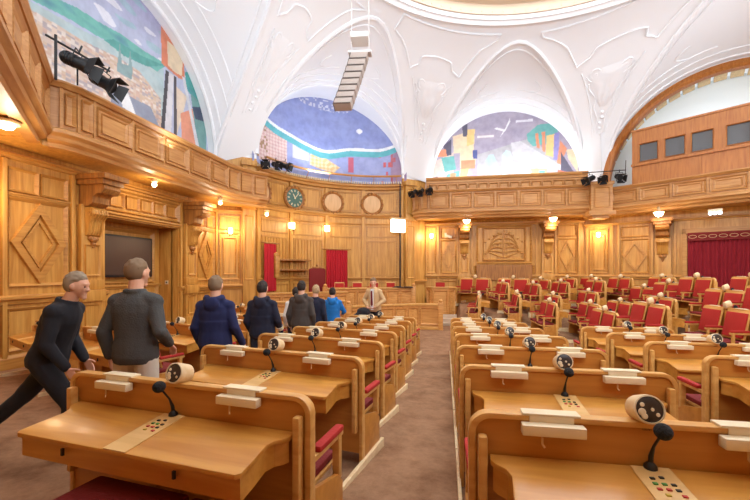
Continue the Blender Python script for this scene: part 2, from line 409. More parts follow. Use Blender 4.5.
    # shoes
    for i,sx in enumerate((-1,1)):
        an=Vector(Lg[i][1]); fb=MB(); rot=pose.get('foot',[0,0])[i]; c_,s_=math.cos(rot),math.sin(rot)
        g=lambda x,y,z:an+Vector((x,y*c_+z*s_,-y*s_+z*c_-.0))
        fb.cap(g(0,-.03,-.03),g(0,.06,-.045),.048,.044); fb.cap(g(0,.06,-.045),g(sx*.015,.17,-.055),.046,.036); fb.cap(g(0,-.02,.02),g(0,-.03,-.04),.048,.045)
        remeshed(fb,'shoe',mat('dark_shoe',(36,32,32),.5),.012,2,0,root)
    return root
HB=mat('hair_grey_blond',(140,118,92),.8); HBR=mat('hair_brown',(128,104,78),.8); HD=mat('hair_dark',(44,34,28),.8); HBL=mat('hair_blond',(176,146,108),.8); HG=mat('hair_grey',(150,134,112),.8)
CB=mat('black_cloth',(32,32,38),.9); CG=mat('charcoal_knit',(74,74,72),.95,bump=.3,bscale=80); CW=mat('offwhite_trousers',(206,196,178),.9); CN=mat('navy_fleece',(32,38,78),.95); CN2=mat('dark_navy_fleece',(30,32,50),.95)
CK=mat('brown_grey_jacket',(70,62,56),.9); CBl=mat('bright_blue_fleece',(24,108,176),.9); CT=mat('tan_jacket',(200,164,118),.85); CJ=mat('dark_jeans',(40,44,62),.9); CWt=mat('white_cloth',(222,220,216),.9)
def zf(x,y): return plane(y) if x<.5 else floorz(x,y)
def at(x,y): return (x,y,max(-.5,min(0,plane(y))))
person(at(-3.72,3.05),R(-70),1.8,'person in black clothes with grey hair striding and leaning forward at far left',CB,CB,HG,
  dict(lean=.3,head_pitch=.2,legs=[((-.1,-.28,.55),(-.1,-.66,.2)),((.1,.24,.5),(.1,.2,.09))],foot=[.7,0],arms=[((-.22,.02,1.1),(-.2,.22,.92)),((.22,.06,1.1),(.18,.26,.93))],eyes=True),vox=.010)
person(at(-2.93,3.22),R(8),1.9,'person in charcoal jumper and off-white trousers seen from behind beside the nearest desks',CG,CW,HBR,dict(head_yaw=-.3,arms=[((-.26,-.05,1.12),(-.26,.03,.88)),((.27,-.08,1.13),(.23,.14,.98))]),vox=.010)
person(at(-2.92,4.5),R(12),1.80,'person in navy blue hooded top seen from behind, third from the left',CN,CJ,HBR,dict(head_yaw=-.15,arms=[((-.24,-.04,1.12),(-.24,.1,.9)),((.25,-.03,1.12),(.31,.13,.88))]),hood=True)
person(at(-2.95,5.85),R(10),1.78,'person in dark navy hooded top with white sleeve stripes seen from behind',CN2,CJ,HD,dict(head_yaw=-.2,arms=[((-.24,-.04,1.12),(-.22,.12,.92)),((.26,-.02,1.12),(.28,.12,.92))]),hood=True,stripe=True,vox=.013)
person(at(-2.92,7.5),R(5),1.84,'person in brown-grey hooded jacket seen from behind in the middle of the group',CK,CJ,HD,{},hood=True,vox=.014)
person(at(-2.95,8.45),R(-5),1.78,'fair-haired person in navy top standing just behind the brown-grey jacket',CN2,CJ,HBL,dict(head_yaw=.5),vox=.015)
person(at(-3.3,8.15),R(15),1.72,'dark-haired person in a white shirt mostly hidden among the group',CWt,CJ,HD,{},vox=.015)
person(at(-2.8,9.3),R(15),1.74,'person in bright blue hooded top seen from behind at the right of the group',CBl,CB,HD,dict(arms=[((-.28,.02,1.15),(-.22,.2,1.05)),((.3,.05,1.15),(.26,.25,1.08))]),hood=True,vox=.014)
person((-4.0,11.25,-.78),R(0),1.62,'person in a pale top seen from behind, only head and shoulders above the desks',CWt,CJ,HBR,dict(legs=[((-.1,.4,.85),(-.1,.42,.45)),((.1,.4,.85),(.1,.42,.45))]),vox=.015)
tan=person((-2.05,11.0,-.34),R(165),1.88,'man in a tan jacket and tie facing the room, leaning by the podium rail',CT,CB,HBR,dict(lean=.05,head_yaw=.5,head_pitch=.25,eyes=True,arms=[((-.3,.0,1.15),(-.14,.2,1.0)),((.3,.02,1.15),(.1,.22,1.0))],curl=.9),open_front=CWt,vox=.012)
# dark cap/bag held by the man
mb=MB(); mb.ball((0,0,0),.2,.12,.13); mb.cap((-.05,-.02,-.04),(-.3,-.06,-.16),.1,.06)
bg=remeshed(mb,'cloth_bag',CB,.015,3,.01); tag(bg,'crumpled black cloth bag held at the waist by the man in the tan jacket','bag'); bg.location=(-2.3,10.7,.56)

# ------------------------------------------------------------------ vault
def ell(phi,a,b,ox=0,oy=0):
    """distance from hall centre to ellipse (centre offset ox,oy)"""
    c,s_=math.cos(phi),math.sin(phi)
    A=(c/a)**2+(s_/b)**2; B=-2*(c*ox/a**2+s_*oy/b**2); C=(ox/a)**2+(oy/b)**2-1
    return (-B+math.sqrt(B*B-4*A*C))/(2*A)
def rho0(phi): return ell(phi,RA,RB,RCX-CX,RCY-CY)
def shell_z(x,y):
    dx,dy=x-CX,y-CY; r=math.hypot(dx,dy); ph=math.atan2(dy,dx)
    a=rho0(ph); b=ell(ph,12.4,10.7); q=min(1,max(0,(r-a)/(b-a)))
    return 5.9+(ZR-5.9)*max(0,1-q**1.35)**.72
NA=40
cm=MB(); ring=[]; seams=[]
SL=[]
for i,f in enumerate(FR):
    m_=f.p(AR[i][0],0); ph=math.atan2(m_.y-CY,m_.x-CX); SL.append((ZR-.06-AR[i][2]-AR[i][1])/(math.hypot(m_.x-CX,m_.y-CY)-rho0(ph)))
for i,f in enumerate(FR):
    uc,r,zc,rec=AR[i]; sm=[]; grid=[]
    for k in range(NA+1):
        a=PI*(1-k/NA); u=uc+r*math.cos(a); h=r*math.sin(a)
        def bz(s): return zc+h*(1+SL[i]*max(s,0)/r)
        lo,hi=0.0,6.0
        # march to where the main shell rises above the barrel
        s=0.02; hit=None
        while s<6:
            P=f.p(u,0,s); rr=math.hypot(P.x-CX,P.y-CY); ph=math.atan2(P.y-CY,P.x-CX)
            if shell_z(P.x,P.y)>=bz(s) or rr<=rho0(ph)+.3: hit=s; break
            s+=.04
        s=hit or s
        lo=max(0,s-.04);hi=s
        for _ in range(12):
            m_=(lo+hi)/2; P=f.p(u,0,m_)
            if shell_z(P.x,P.y)>=bz(m_): hi=m_
            else: lo=m_
        s=hi
        row=[]
        for t in range(9):
            s_=s*t/8; row.append(tuple(f.p(u,bz(s_),s_)))
        row.insert(0,tuple(f.p(u,zc+h,-rec)))
        grid.append(row); sm.append(Vector(row[-1]))
    o=len(cm.v); n=len(grid[0])
    for row in grid: cm.v+=row
    cm.f+=[(o+a*n+b,o+a*n+b+1,o+(a+1)*n+b+1,o+(a+1)*n+b) for a in range(NA) for b in range(n-1)]
    seams.append(sm); ring+=sm
def shellpt(ph,rr,off=0):
    x,y=CX+rr*math.cos(ph),CY+rr*math.sin(ph); z=shell_z(x,y)
    if off:
        e=.05; nx_=-(shell_z(x+e,y)-shell_z(x-e,y))/(2*e); ny_=-(shell_z(x,y+e)-shell_z(x,y-e))/(2*e)
        nn=Vector((nx_,ny_,1)).normalized(); return Vector((x,y,z))-nn*off
    return Vector((x,y,z))
o=len(cm.v); NQ=14
for P in ring:
    dx,dy=P.x-CX,P.y-CY; ph=math.atan2(dy,dx); rr=math.hypot(dx,dy); a=rho0(ph)
    for t in range(NQ+1):
        q=t/NQ; q=q**.75
        if t==0: cm.v.append(tuple(P))
        else:
            rad=rr+(a-rr)*q; S=shellpt(ph,rad); w=min(1,t/3)
            Z=S.z
            cm.v.append((S.x,S.y,Z))
n=NQ+1; M_=len(ring)
cm.f+=[(o+i*n+t,o+i*n+t+1,o+((i+1)%M_)*n+t+1,o+((i+1)%M_)*n+t) for i in range(M_) for t in range(NQ)]
ceiling=cm.build('ceiling',WHITE,ang=28,fixn=False); tag(ceiling,kind='structure')

# plaster ribs and panel lines on the vault (all part of the ceiling)
rb=MB()
def off_in(P,d):
    v=Vector((CX,CY,6.5))-P; return P+v.normalized()*d
for i,sm in enumerate(seams):
    f=FR[i]; uc,r,zc,rec=AR[i]
    for d,rad in ((0.0,.075),):
        rb.tube([off_in(p,.02) for p in sm],rad,6)
    # second line, set out onto the pendentive
    for fac in (1.035,):
        pts=[]
        for p in sm:
            dx,dy=p.x-CX,p.y-CY
            k=sm.index(p)/NA; side=(k-.5)*2
            # move sideways along the wall
            q=p+f.e*side*(.2 if fac<1.05 else .42)
            ph=math.atan2(q.y-CY,q.x-CX); rr=math.hypot(q.x-CX,q.y-CY)
            if abs(side)<.12 or rr>ell(ph,12.4,10.7)-.25: pts.append(None); continue
            pts.append(shellpt(ph,rr,.01))
        seg=[]
        for p in pts+[None]:
            if p is None:
                if len(seg)>2: rb.tube(seg,.03,5)
                seg=[]
            else: seg.append(p)
    # arch mouldings on the barrel around each lunette
    for s,w,rad in ((.02,0,.07),(.32,0,.045),(.75,0,.03)):
        pts=[]
        for k in range(2,NA-1):
            a=PI*(1-k/NA); u=uc+r*math.cos(a); h=r*math.sin(a)
            P=f.p(u,zc+h*(1+SL[i]*s/r),s)
            if P.z<shell_z(P.x,P.y): 
                if len(pts)>2: rb.tube(pts,rad,6)
                pts=[]; continue
            pts.append(off_in(P,.02))
        if len(pts)>2: rb.tube(pts,rad,6)
    # the panel lines across the barrel: curved kite
    def bp(un,s):
        h=math.sqrt(max(0,1-un*un))*r; return off_in(f.p(uc+un*r,zc+h*(1+SL[i]*s/r),s),.02)
    smx=(sm[NA//2]-f.p(uc,0,0)).dot(f.n)
    def smax(un):
        x=min(NA-1e-6,max(0,NA*(1-math.acos(max(-1,min(1,un)))/PI))); k=int(x); g=lambda j:(sm[j]-f.p(uc,0,0)).dot(f.n); return g(k)*(1-x+k)+g(k+1)*(x-k)
    for sgn in (-1,1):
        line=[bp(sgn*t/20*.84,max(.5,smax(t/20*.84*sgn)-.35)) for t in range(0,21)]
        rb.tube(line,.032,5)
        lo_=[bp(sgn*t/20,1.15) for t in range(2,17) if smax(sgn*t/20)>1.4]
        if len(lo_)>2: rb.tube(lo_,.03,5)
        st_=[bp(sgn*(.28+.10*math.sin(t/8*PI)),1.15+t/8*.7) for t in range(9) if smax(sgn*.3)>2.1]
        if len(st_)>2: rb.tube(st_,.03,5)
rb.build('plaster_rib',WHITE,ceiling)
# pendentive cartouches between the lunettes
def pend(i):
    """shell point across the pendentive between wall i and wall i+1: w in -1..1, q radius fraction"""
    A=seams[i]; B=seams[(i+1)%8]
    def fn(w,q,off=.02):
        vx=Vector((V[(i+1)%8][0]-CX,V[(i+1)%8][1]-CY)); phv=math.atan2(vx.y,vx.x)
        a=rho0(phv); b=ell(phv,12.4,10.7); rr=a+(b-a)*q
        def ph_at(S,rng):
            pr=None; last=None
            for k in rng:
                p=S[k]; d=math.hypot(p.x-CX,p.y-CY); ang=math.atan2(p.y-CY,p.x-CX)
                if pr and (pr[0]-rr)*(d-rr)<=0 and abs(pr[0]-d)>1e-6:
                    t=(rr-pr[0])/(d-pr[0]); dd=(ang-pr[1]+PI)%(2*PI)-PI; return pr[1]+dd*t
                pr=(d,ang)
                if last is None or abs(d-rr)<last[0]: last=(abs(d-rr),ang)
            return last[1]
        pa=ph_at(A,range(NA//2,NA+1)); pb=ph_at(B,range(0,NA//2+1))
        da=(pa-phv+PI)%(2*PI)-PI; db=(pb-phv+PI)%(2*PI)-PI
        ph=phv+(da*(1-w)/2+db*(1+w)/2)
        return shellpt(ph,rr,off)
    return fn
ct=MB()
for i in range(8):
    P=pend(i)
    outline=[(-.72,.06),(.72,.06),(.66,.2),(.6,.33)]
    pts=[P(-.74+1.48*t/10,.07) for t in range(11)]
    pts+=[P(.74-.12*t/8,.07+.3*t/8) for t in range(1,9)]
    pts+=[P(.62-1.24*t/16,.37-.07*math.sin(PI*t/16)-(.04 if 3<t<13 else 0)) for t in range(1,17)]
    pts+=[P(-.62-.12*t/8,.37-.3*t/8) for t in range(1,9)]
    ct.tube(pts+[pts[0]],.034,5)
    for k in (-1,1): ct.tube([P(k*(.55-.3*t/10),.42+.5*t/10) for t in range(11)],.025,5)
    ct.tube([P(.25*math.cos(a),.95+.01*math.sin(a)) for a in [2*PI*t/12 for t in range(13)]],.03,5)
    # shield with relief
    o=len(ct.v); G=14
    for b in range(G+1):
        for a in range(G+1):
            w=(a/G-.5)*2; q=.42+.24*b/G; wid=.42*(1-.75*(b/G)**2.2)
            edge=1-max(abs(w),abs(b/G-.5)*2)
            hgt=.01+.07*min(1,edge*3)*(.7+.6*noise.noise(Vector((w*3,b/G*4,i*7.1))))
            ct.v.append(tuple(P(w*wid,q,hgt)))
    ct.f+=[(o+b*(G+1)+a,o+b*(G+1)+a+1,o+(b+1)*(G+1)+a+1,o+(b+1)*(G+1)+a) for b in range(G) for a in range(G)]
    for k in (-1,1):
        ct.tube([P(k*(.3+.16*(1-t/28)*math.cos(t*.45)),.45+.05*(1-t/28)*math.sin(t*.45)) for t in range(28)],.026,6)
        ct.tube([P(k*(.42-.3*t/24+.04*math.sin(t*.6)),.5+.3*t/24) for t in range(25)],.028,6)
    for t in range(7): ct.ball(tuple(P(.04*math.sin(t*2),.69+.03*t,.03)),.07-.006*t,seg=8,rings=6)
ct.build('plaster_cartouche',WHITE,ceiling)
# the oval ring, drum and skylight
rg=MB(); prof=[(0,-.06),(-.12,-.12),(-.22,-.02),(-.3,-.02),(-.34,.1),(-.2,.22),(0,.2)]
SEG=120
o=len(rg.v)
for k in range(SEG):
    a=2*PI*k/SEG
    for d,z in prof: rg.v.append((RCX+(RA-.02+d)*math.cos(a),RCY+(RB-.02+d)*math.sin(a),ZR+z))
m_=len(prof)
rg.f+=[(o+k*m_+j,o+k*m_+(j+1)%m_,o+((k+1)%SEG)*m_+(j+1)%m_,o+((k+1)%SEG)*m_+j) for k in range(SEG) for j in range(m_)]
rg.build('plaster_ring',WHITE,ceiling)
STONE=mat('ring_bronze_plaster',(206,184,160),.7)
rg=MB(); SEG=96
o=0
pr=[(-.3,.1),(-.42,.1),(-.42,.3),(-.36,.34),(-.36,.5),(-.55,.52),(-.55,1.25)]
for k in range(SEG):
    a=2*PI*k/SEG
    for d,z in pr: rg.v.append((RCX+(RA+d)*math.cos(a),RCY+(RB+d)*math.sin(a),ZR+z))
m_=len(pr)
rg.f+=[(k*m_+j,k*m_+j+1,((k+1)%SEG)*m_+j+1,((k+1)%SEG)*m_+j) for k in range(SEG) for j in range(m_-1)]
for k in range(SEG):
    a=2*PI*(k+.5)/SEG; c_=(RCX+(RA-.4)*math.cos(a),RCY+(RB-.4)*math.sin(a),ZR+.2)
    rg.ball(c_,.05,seg=6,rings=5)
rg.build('ring_drum',STONE,ceiling,fixn=True)
mb=MB(); mb.add([(RCX+(RA-.5)*math.cos(2*PI*k/60),RCY+(RB-.5)*math.sin(2*PI*k/60),ZR+1.25) for k in range(60)],[tuple(range(60))])
tag(mb.build('window_1',mat('skylight_glass',(240,244,250),.5,emit=(250,252,255),es=2.2)),kind='structure')

# ------------------------------------------------------------------ lower wall decoration helpers
def wall_root(i,zb=-.6,ztop=None,col=None,u_open=None):
    """the plain oak wall and the white piers above beside the arch"""
    f=FR[i]; uc,r,zc,rec=AR[i]; mb=MB(); zt=ztop or (zc-.2)
    spans=[(0,f.L)] if not u_open else [(0,u_open[0]),(u_open[1],f.L)]
    for a,b in spans: f.box(mb,a-.0,b+.0,zb,zt if not u_open else zt,-.25,0)
    if u_open and len(u_open)>2: f.box(mb,u_open[0],u_open[1],u_open[2],zt,-.25,0); 
    w=mb.build('wall_'+WN[i],W_WALL); tag(w,kind='structure')
    mb=MB()
    for a,b in ((0,uc-r),(uc+r,f.L)):
        if b-a>.02: f.box(mb,a,b,zt,zc+.45,-.25,.0)
    if mb.v: mb.build('plaster_pier',WHITE,w)
    return w
def sheet(i,m,pts,z0,z1,name,parent=None): pass

# left wall: niche between u=3.15 (Y 8.45) and u=5.9 (Y 11.2)
NU0,NU1,NZ0,NZ1=3.15,5.89,-.6,3.1
WL=wall_root(0,u_open=(NU0,NU1,NZ1))
f=FR[0]
mb=MB(); f.box(mb,NU0-.05,NU1+.05,-.6,NZ1+.1,-.8,-.7); f.box(mb,NU0-.1,NU0,-.6,NZ1+.1,-.75,-.2); f.box(mb,NU1,NU1+.1,-.6,NZ1+.1,-.75,-.2); f.box(mb,NU0-.1,NU1+.1,NZ1,NZ1+.1,-.75,-.2)
mb.build('niche_lining',W_WALL,WL,bevel=.008)
mb=MB()
f.rect_frame(mb,NU0+.12,NU1-.12,.2,1.3,.08,.04,-.7); f.rect_frame(mb,NU0+.05,NU1-.3,1.38,2.95,.1,.05,-.7)
f.sweep(mb,[(-.7+a,b) for a,b in DADO(1.2,.12,.08)],NU0,NU1)
# entablature over the niche with small square panels
f.rect_frame(mb,NU0-.02,NU1+.02,3.3,3.88,.05,.04)
for k in range(5): a=NU0+.12+k*.52; f.rect_frame(mb,a,a+.44,3.42,3.78,.045,.035)
f.sweep(mb,DADO(3.12,.14,.1),NU0-.1,NU1+.1); f.sweep(mb,DADO(3.95,.14,.14),0,f.L)
# big diamond bays
for (a,b) in ((.9,2.12),(6.85,7.85)):
    f.rect_frame(mb,a,b,1.4,3.2,.06,.035); f.diamond(mb,a+.04,b-.04,1.44,3.16,.1,.05); f.diamond(mb,a+.27,b-.27,1.77,2.83,.035,.03)
    f.rect_frame(mb,a,(a+b)/2-.03,3.32,3.8,.05,.035); f.rect_frame(mb,(a+b)/2+.03,b,3.32,3.8,.05,.035)
    f.rect_frame(mb,a,b,.1,.95,.06,.035)
f.rect_frame(mb,.05,.7,1.4,3.8,.06,.035); f.rect_frame(mb,.05,.7,.1,.95,.06,.035)
for a,b in ((0,NU0),(NU1,f.L)):
    f.sweep(mb,DADO(1.02,.2,.14),a,b); f.sweep(mb,BASE(-.5,.02,.09),a,b); f.sweep(mb,DADO(3.22,.08,.05),a,b)
mb.build('wall_moulding',W_TRIM,WL,ang=25)
mb=MB()
for u0 in (2.38,6.1):
    f.box(mb,u0,u0+.55,-.5,3.3,0,.14)
    f.box(mb,u0-.05,u0+.6,-.5,.2,0,.2); f.box(mb,u0-.05,u0+.6,.98,1.26,0,.22); f.box(mb,u0-.04,u0+.59,1.26,1.5,0,.18)
    f.rect_frame(mb,u0+.08,u0+.47,1.6,2.35,.04,.03,.14); f.rect_frame(mb,u0+.08,u0+.47,.3,.9,.04,.03,.14)
for u0 in (2.2,2.98,5.93,6.7,7.9,.78): f.box(mb,u0,u0+.09,-.5,3.95,0,.08)
mb.build('pilaster',W_WALL,WL,bevel=.012)

def corbel(F,u,z1,label,group='carved corbels under the gallery',w=.46,dep=.75,d0=.1):
    """scrolled console carrying the gallery: capital block, volute, pendant drop"""
    t=tag(bpy.data.objects.new('corbel',None),label,'corbel',group); COL.objects.link(t); t.location=F.p(u,z1-1.5,0)
    inv=Matrix.Translation(-t.location)
    def B(name,mb,m,**k):
        o=mb.build(name,m,t,**k); o.data.transform(inv); return o
    mb=MB(); F.box(mb,u-w/2-.12,u+w/2+.12,z1-.12,z1,d0-.1,dep+.1); F.box(mb,u-w/2-.06,u+w/2+.06,z1-.24,z1-.12,d0-.1,dep)
    pr=[(0,z1-.24),(dep-.06,z1-.24),(dep-.02,z1-.34),(dep-.1,z1-.45),(dep-.25,z1-.45),(dep-.34,z1-.52),(dep-.36,z1-.66),(.28,z1-.74),(0,z1-.74)]
    F.sweep(mb,pr,u-w/2,u+w/2); B('capital',mb,W_DARK,bevel=.01)
    mb=MB(); pts=[(0,z1-.76),(.3,z1-.76),(.4,z1-.82),(.42,z1-.93),(.34,z1-1.02),(.27,z1-1.12),(.26,z1-1.28),(.2,z1-1.42),(.08,z1-1.48),(0,z1-1.48)]
    F.sweep(mb,pts,u-w*.42,u+w*.42)
    for k in (-1,1):
        c=[F.p(u+k*w*.43,z1-.9+.09*math.cos(a)*(1-a/14),.3+.09*math.sin(a)*(1-a/14)) for a in [j*.5 for j in range(22)]]
        mb.tube(c,.018,5)
    for k in range(-2,3): mb.tube([F.p(u+k*.07,z-.0,d+.005) for d,z in pts[2:8]],.014,5)
    B('scroll',mb,W_WALL,bevel=.006)
    mb=MB()
    for k,(du,dz,r_) in enumerate([(0,-1.53,.09),(-.08,-1.5,.06),(.08,-1.5,.06),(0,-1.63,.06),(0,-1.7,.035)]):
        mb.ball(F.uzd(u+du,z1+dz,.12+d0*.5),r_,seg=10,rings=7)
    B('pendant_drop',mb,W_DARK)
    return t
corbel(FR[0],2.66,4.0,'carved oak corbel on the pilaster just left of the wall television niche')
corbel(FR[0],6.38,4.0,'carved oak corbel on the pilaster just right of the wall television niche')

# apse side wall (diagonal) with a shallow curved apse
f=FR[1]
JU0,JU1=1.5,8.34
mb=MB()
for a,b in ((0,JU0),(JU1,f.L)): f.box(mb,a,b,-.6,6.2,-.25,0)
WA=tag(mb.build('wall_apse_side',W_WALL),kind='structure')
mb=MB()
for a,b in ((0,JU0),(JU1,f.L)): f.box(mb,a,b,6.2,6.9,-.25,.0)
mb.build('plaster_pier',WHITE,WA)
J1=f.p(JU0,0); J2=f.p(JU1,0); ch=(J2-J1).length; SG=1.25; RR=((ch/2)**2+SG**2)/(2*SG)
mid=(J1+J2)/2; cc=mid+f.n*(RR-SG)      # circle centre, on the room side
half=math.asin(ch/2/RR)
FA=f
def apse(t,z,d=0):
    """t -1..1 across the apse, d into the room"""
    a=t*half; rr=RR-d
    return tuple(cc-FA.n*rr*math.cos(a)+FA.e*rr*math.sin(a)+Vector((0,0,z)))
def apse_strip(mb,prof,t0=-1,t1=1,seg=28):
    o=len(mb.v); n=len(prof)
    for k in range(seg+1):
        t=t0+(t1-t0)*k/seg
        for d,z in prof: mb.v.append(apse(t,z,d))
    for k in range(seg):
        for j in range(n): mb.f.append((o+k*n+j,o+(k+1)*n+j,o+(k+1)*n+(j+1)%n,o+k*n+(j+1)%n))
    mb.f.append(tuple(o+j for j in range(n))); mb.f.append(tuple(o+seg*n+j for j in range(n))[::-1])
mb=MB(); apse_strip(mb,[(-.15,-.6),(0,-.6),(0,5.9),(-.15,5.9)]); 
WAP=mb.build('apse_wall',W_WALL,WA)
mb=MB()
apse_strip(mb,DADO(5.62,.28,.22)); apse_strip(mb,DADO(4.28,.2,.16)); apse_strip(mb,DADO(3.95,.08,.06)); apse_strip(mb,DADO(1.3,.14,.1)); apse_strip(mb,BASE(-.6,.1,.06))
def apse_frame(mb,t0,t1,z0,z1,w=.06,d=.04):
    wt=w/RR/half
    apse_strip(mb,[(0,z0),(d,z0),(d,z0+w),(0,z0+w)],t0,t1,5); apse_strip(mb,[(0,z1-w),(d,z1-w),(d,z1),(0,z1)],t0,t1,5)
    apse_strip(mb,[(0,z0),(d,z0),(d,z1),(0,z1)],t0,t0+wt,1); apse_strip(mb,[(0,z0),(d,z0),(d,z1),(0,z1)],t1-wt,t1,1)
BAY=[-.94,-.47,-.0,.47,.94]
bays=[(-.95,-.51),(-.47,-.03),(.03,.47),(.51,.95)]
for a,b in bays:
    apse_frame(mb,a+.02,b-.02,4.55,5.56); apse_frame(mb,a+.06,b-.06,4.62,5.48,.03,.03)
for k,(a,b) in enumerate(bays):
    if k!=2: apse_frame(mb,a+.02,b-.02,1.5,3.2,.06,.03)
    apse_frame(mb,a+.02,b-.02,3.35,3.9,.05,.03); apse_frame(mb,a+.02,b-.02,.2,1.2,.05,.03)
mb.build('wall_moulding',W_TRIM,WA,ang=25)
mb=MB()
for t in (-.99,-.49,0.0,.49,.99): apse_strip(mb,[(0,-.6),(.09,-.6),(.09,5.62),(0,5.62)],t-.022,t+.022,2)
for k,(a,b) in enumerate(bays):
    for q in range(9 if k!=2 else 0):
        t=a+.05+(b-a-.1)*q/8; apse_strip(mb,[(0,1.55),(.035,1.55),(.035,3.15),(0,3.15)],t-.006,t+.006,1)
mb.build('pilaster',W_WALL,WA)
# pale dentils along the apse cornice and a handrail in front of the mural
mb=MB()
for k in range(64):
    t=-.98+1.96*k/63; apse_strip(mb,[(.0,5.9),(.24,5.9),(.24,6.0),(.0,6.0)],t-.006,t+.006,1)
mb.build('cornice_dentil',CREAM,WA)
mb=MB(); mb.tube([apse(-1+2*k/20,6.22-.03*k/20,.5) for k in range(21)],.05,8)
for k in range(7): t=-.93+.31*k; mb.tube([apse(t,5.85,.22),apse(t,6.2,.5)],.015,6)
mb.build('handrail',W_GAL,WA)
# jambs
mb=MB()
for (a,b) in ((.95,1.42),(JU1+.08,JU1+.62)):
    f.box(mb,a,b,-.6,6.0,0,.16); f.box(mb,a-.05,b+.05,4.15,4.35,0,.24); f.box(mb,a-.06,b+.06,5.85,6.05,0,.26); f.box(mb,a-.04,b+.04,-.6,.1,0,.22)
    f.rect_frame(mb,a+.07,b-.07,4.5,5.7,.04,.03,.16); f.rect_frame(mb,a+.07,b-.07,1.4,3.9,.04,.03,.16)
mb.build('pilaster',W_WALL,WA,bevel=.01)
mb=MB(); f.rect_frame(mb,.12,.85,1.4,3.2,.06,.035); f.rect_frame(mb,.25,.72,1.6,3.0,.04,.03); f.rect_frame(mb,.12,.85,3.3,3.85,.05,.035)
f.sweep(mb,DADO(1.02,.2,.14),0,JU0-.05); f.sweep(mb,DADO(3.95,.14,.1),0,.95); f.sweep(mb,DADO(1.1,.2,.14),JU1+.05,f.L)
mb.build('wall_moulding',W_TRIM,WA,ang=25)

# back wall
wb=FR[2]; WB=wall_root(2)
U=lambda x:x+1.0     # the back wall runs along X from X=-1
f=wb
mb=MB()
f.sweep(mb,DADO(1.36,.2,.12),0,f.L); f.sweep(mb,DADO(3.95,.14,.14),0,f.L); f.sweep(mb,BASE(-.5,.45,.08),0,f.L)
for a,b in ((.08,.5),): f.rect_frame(mb,a,b,1.65,3.9,.05,.035); 
for a,b in ((.75,1.5),(6.15,6.95)):
    f.rect_frame(mb,a,b,1.65,3.25,.055,.035); f.diamond(mb,a+.06,b-.06,1.72,3.18,.05,.05); f.rect_frame(mb,a,b,3.35,3.88,.045,.035); f.rect_frame(mb,a,b,.55,1.25,.05,.035)
f.rect_frame(mb,2.45,5.0,2.1,3.92,.09,.06); f.rect_frame(mb,2.75,4.7,2.25,3.8,.05,.07)
f.rect_frame(mb,2.35,5.1,.4,2.0,.1,.05)
mb.build('wall_moulding',W_TRIM,WB,ang=25)
mb=MB()
for u0 in (1.62,5.42):
    f.box(mb,u0,u0+.5,-.5,3.3,0,.16); f.box(mb,u0-.05,u0+.55,-.5,.5,0,.24); f.box(mb,u0-.05,u0+.55,1.3,1.6,0,.24); f.rect_frame(mb,u0+.08,u0+.42,1.7,2.4,.04,.03,.16)
for u0 in (.58,1.52,2.2,5.16,6.0,7.02,.0): f.box(mb,u0,u0+.08,-.5,3.95,0,.08)
mb.build('pilaster',W_WALL,WB,bevel=.01)
# carved foliage panel and the low dark recess under it
mb=MB()
for sx in (-1,1):
    for k in range(6):
        z=2.4+.22*k; P=[f.p(3.72+sx*(.08+.13*j),z+.05*j-.008*j*j*k,.03+.02*math.sin(j)) for j in range(7)]; mb.tube(P,[.035-.003*j for j in range(7)],6)
    for k in range(9): mb.ball(f.uzd(3.72+sx*(.25+.2*((k*7)%4)),2.45+.14*k,.04),.05,seg=8,rings=6)
mb.tube([f.p(3.72,2.35,.03),f.p(3.72,3.7,.03)],.04,6)
mb.build('carved_relief',W_TRIM,WB)
mb=MB(); f.box(mb,2.45,5.0,1.3,2.02,.0,.13); mb.build('recess_panel',W_DARK,WB)
corbel(wb,1.87,4.0,'carved oak corbel on the back wall left of the carved foliage panel')
corbel(wb,5.67,4.0,'carved oak corbel on the back wall right of the carved foliage panel')

# right diagonal wall with the curtained doorway
f=FR[3]; WD=wall_root(3)
mb=MB()
f.sweep(mb,DADO(1.36,.2,.12),0,3.55); f.sweep(mb,DADO(3.75,.14,.14),0,f.L); f.sweep(mb,BASE(-.5,.45,.08),0,3.5)
for a,b in ((.25,.95),): f.rect_frame(mb,a,b,1.65,3.6,.05,.035); f.rect_frame(mb,a+.12,b-.12,1.8,3.4,.04,.03)
for a,b in ((1.45,2.45),): f.rect_frame(mb,a,b,1.65,3.1,.055,.035); f.diamond(mb,a+.06,b-.06,1.7,3.05,.06,.05); f.rect_frame(mb,a,b,3.2,3.65,.045,.035)
f.box(mb,3.55,3.7,-.4,3.4,0,.12); f.box(mb,3.55,7.3,3.22,3.42,0,.12)
mb.build('wall_moulding',W_TRIM,WD,ang=25)
mb=MB()
f.box(mb,2.65,3.2,-.5,3.1,0,.16); f.box(mb,2.6,3.25,1.3,1.6,0,.22)
for u0 in (.08,1.08,1.32,2.52,3.28): f.box(mb,u0,u0+.08,-.5,3.75,0,.09)
mb.build('pilaster',W_WALL,WD,bevel=.01)
corbel(f,2.92,3.85,'carved oak corbel on the right wall just left of the wide red curtain')
for i in (4,5,6,7):
    w=wall_root(i); g=FR[i]; mb=MB(); g.sweep(mb,DADO(1.1,.2,.12),0,g.L); g.sweep(mb,DADO(3.9,.14,.12),0,g.L); g.sweep(mb,BASE(-.3,.1,.07),0,g.L)
    n_=int(g.L/1.6)
    for k in range(n_): a=.2+k*g.L/n_; g.rect_frame(mb,a,a+g.L/n_-.4,1.45,3.7,.06,.035)
    mb.build('wall_moulding',W_TRIM,w,ang=25)

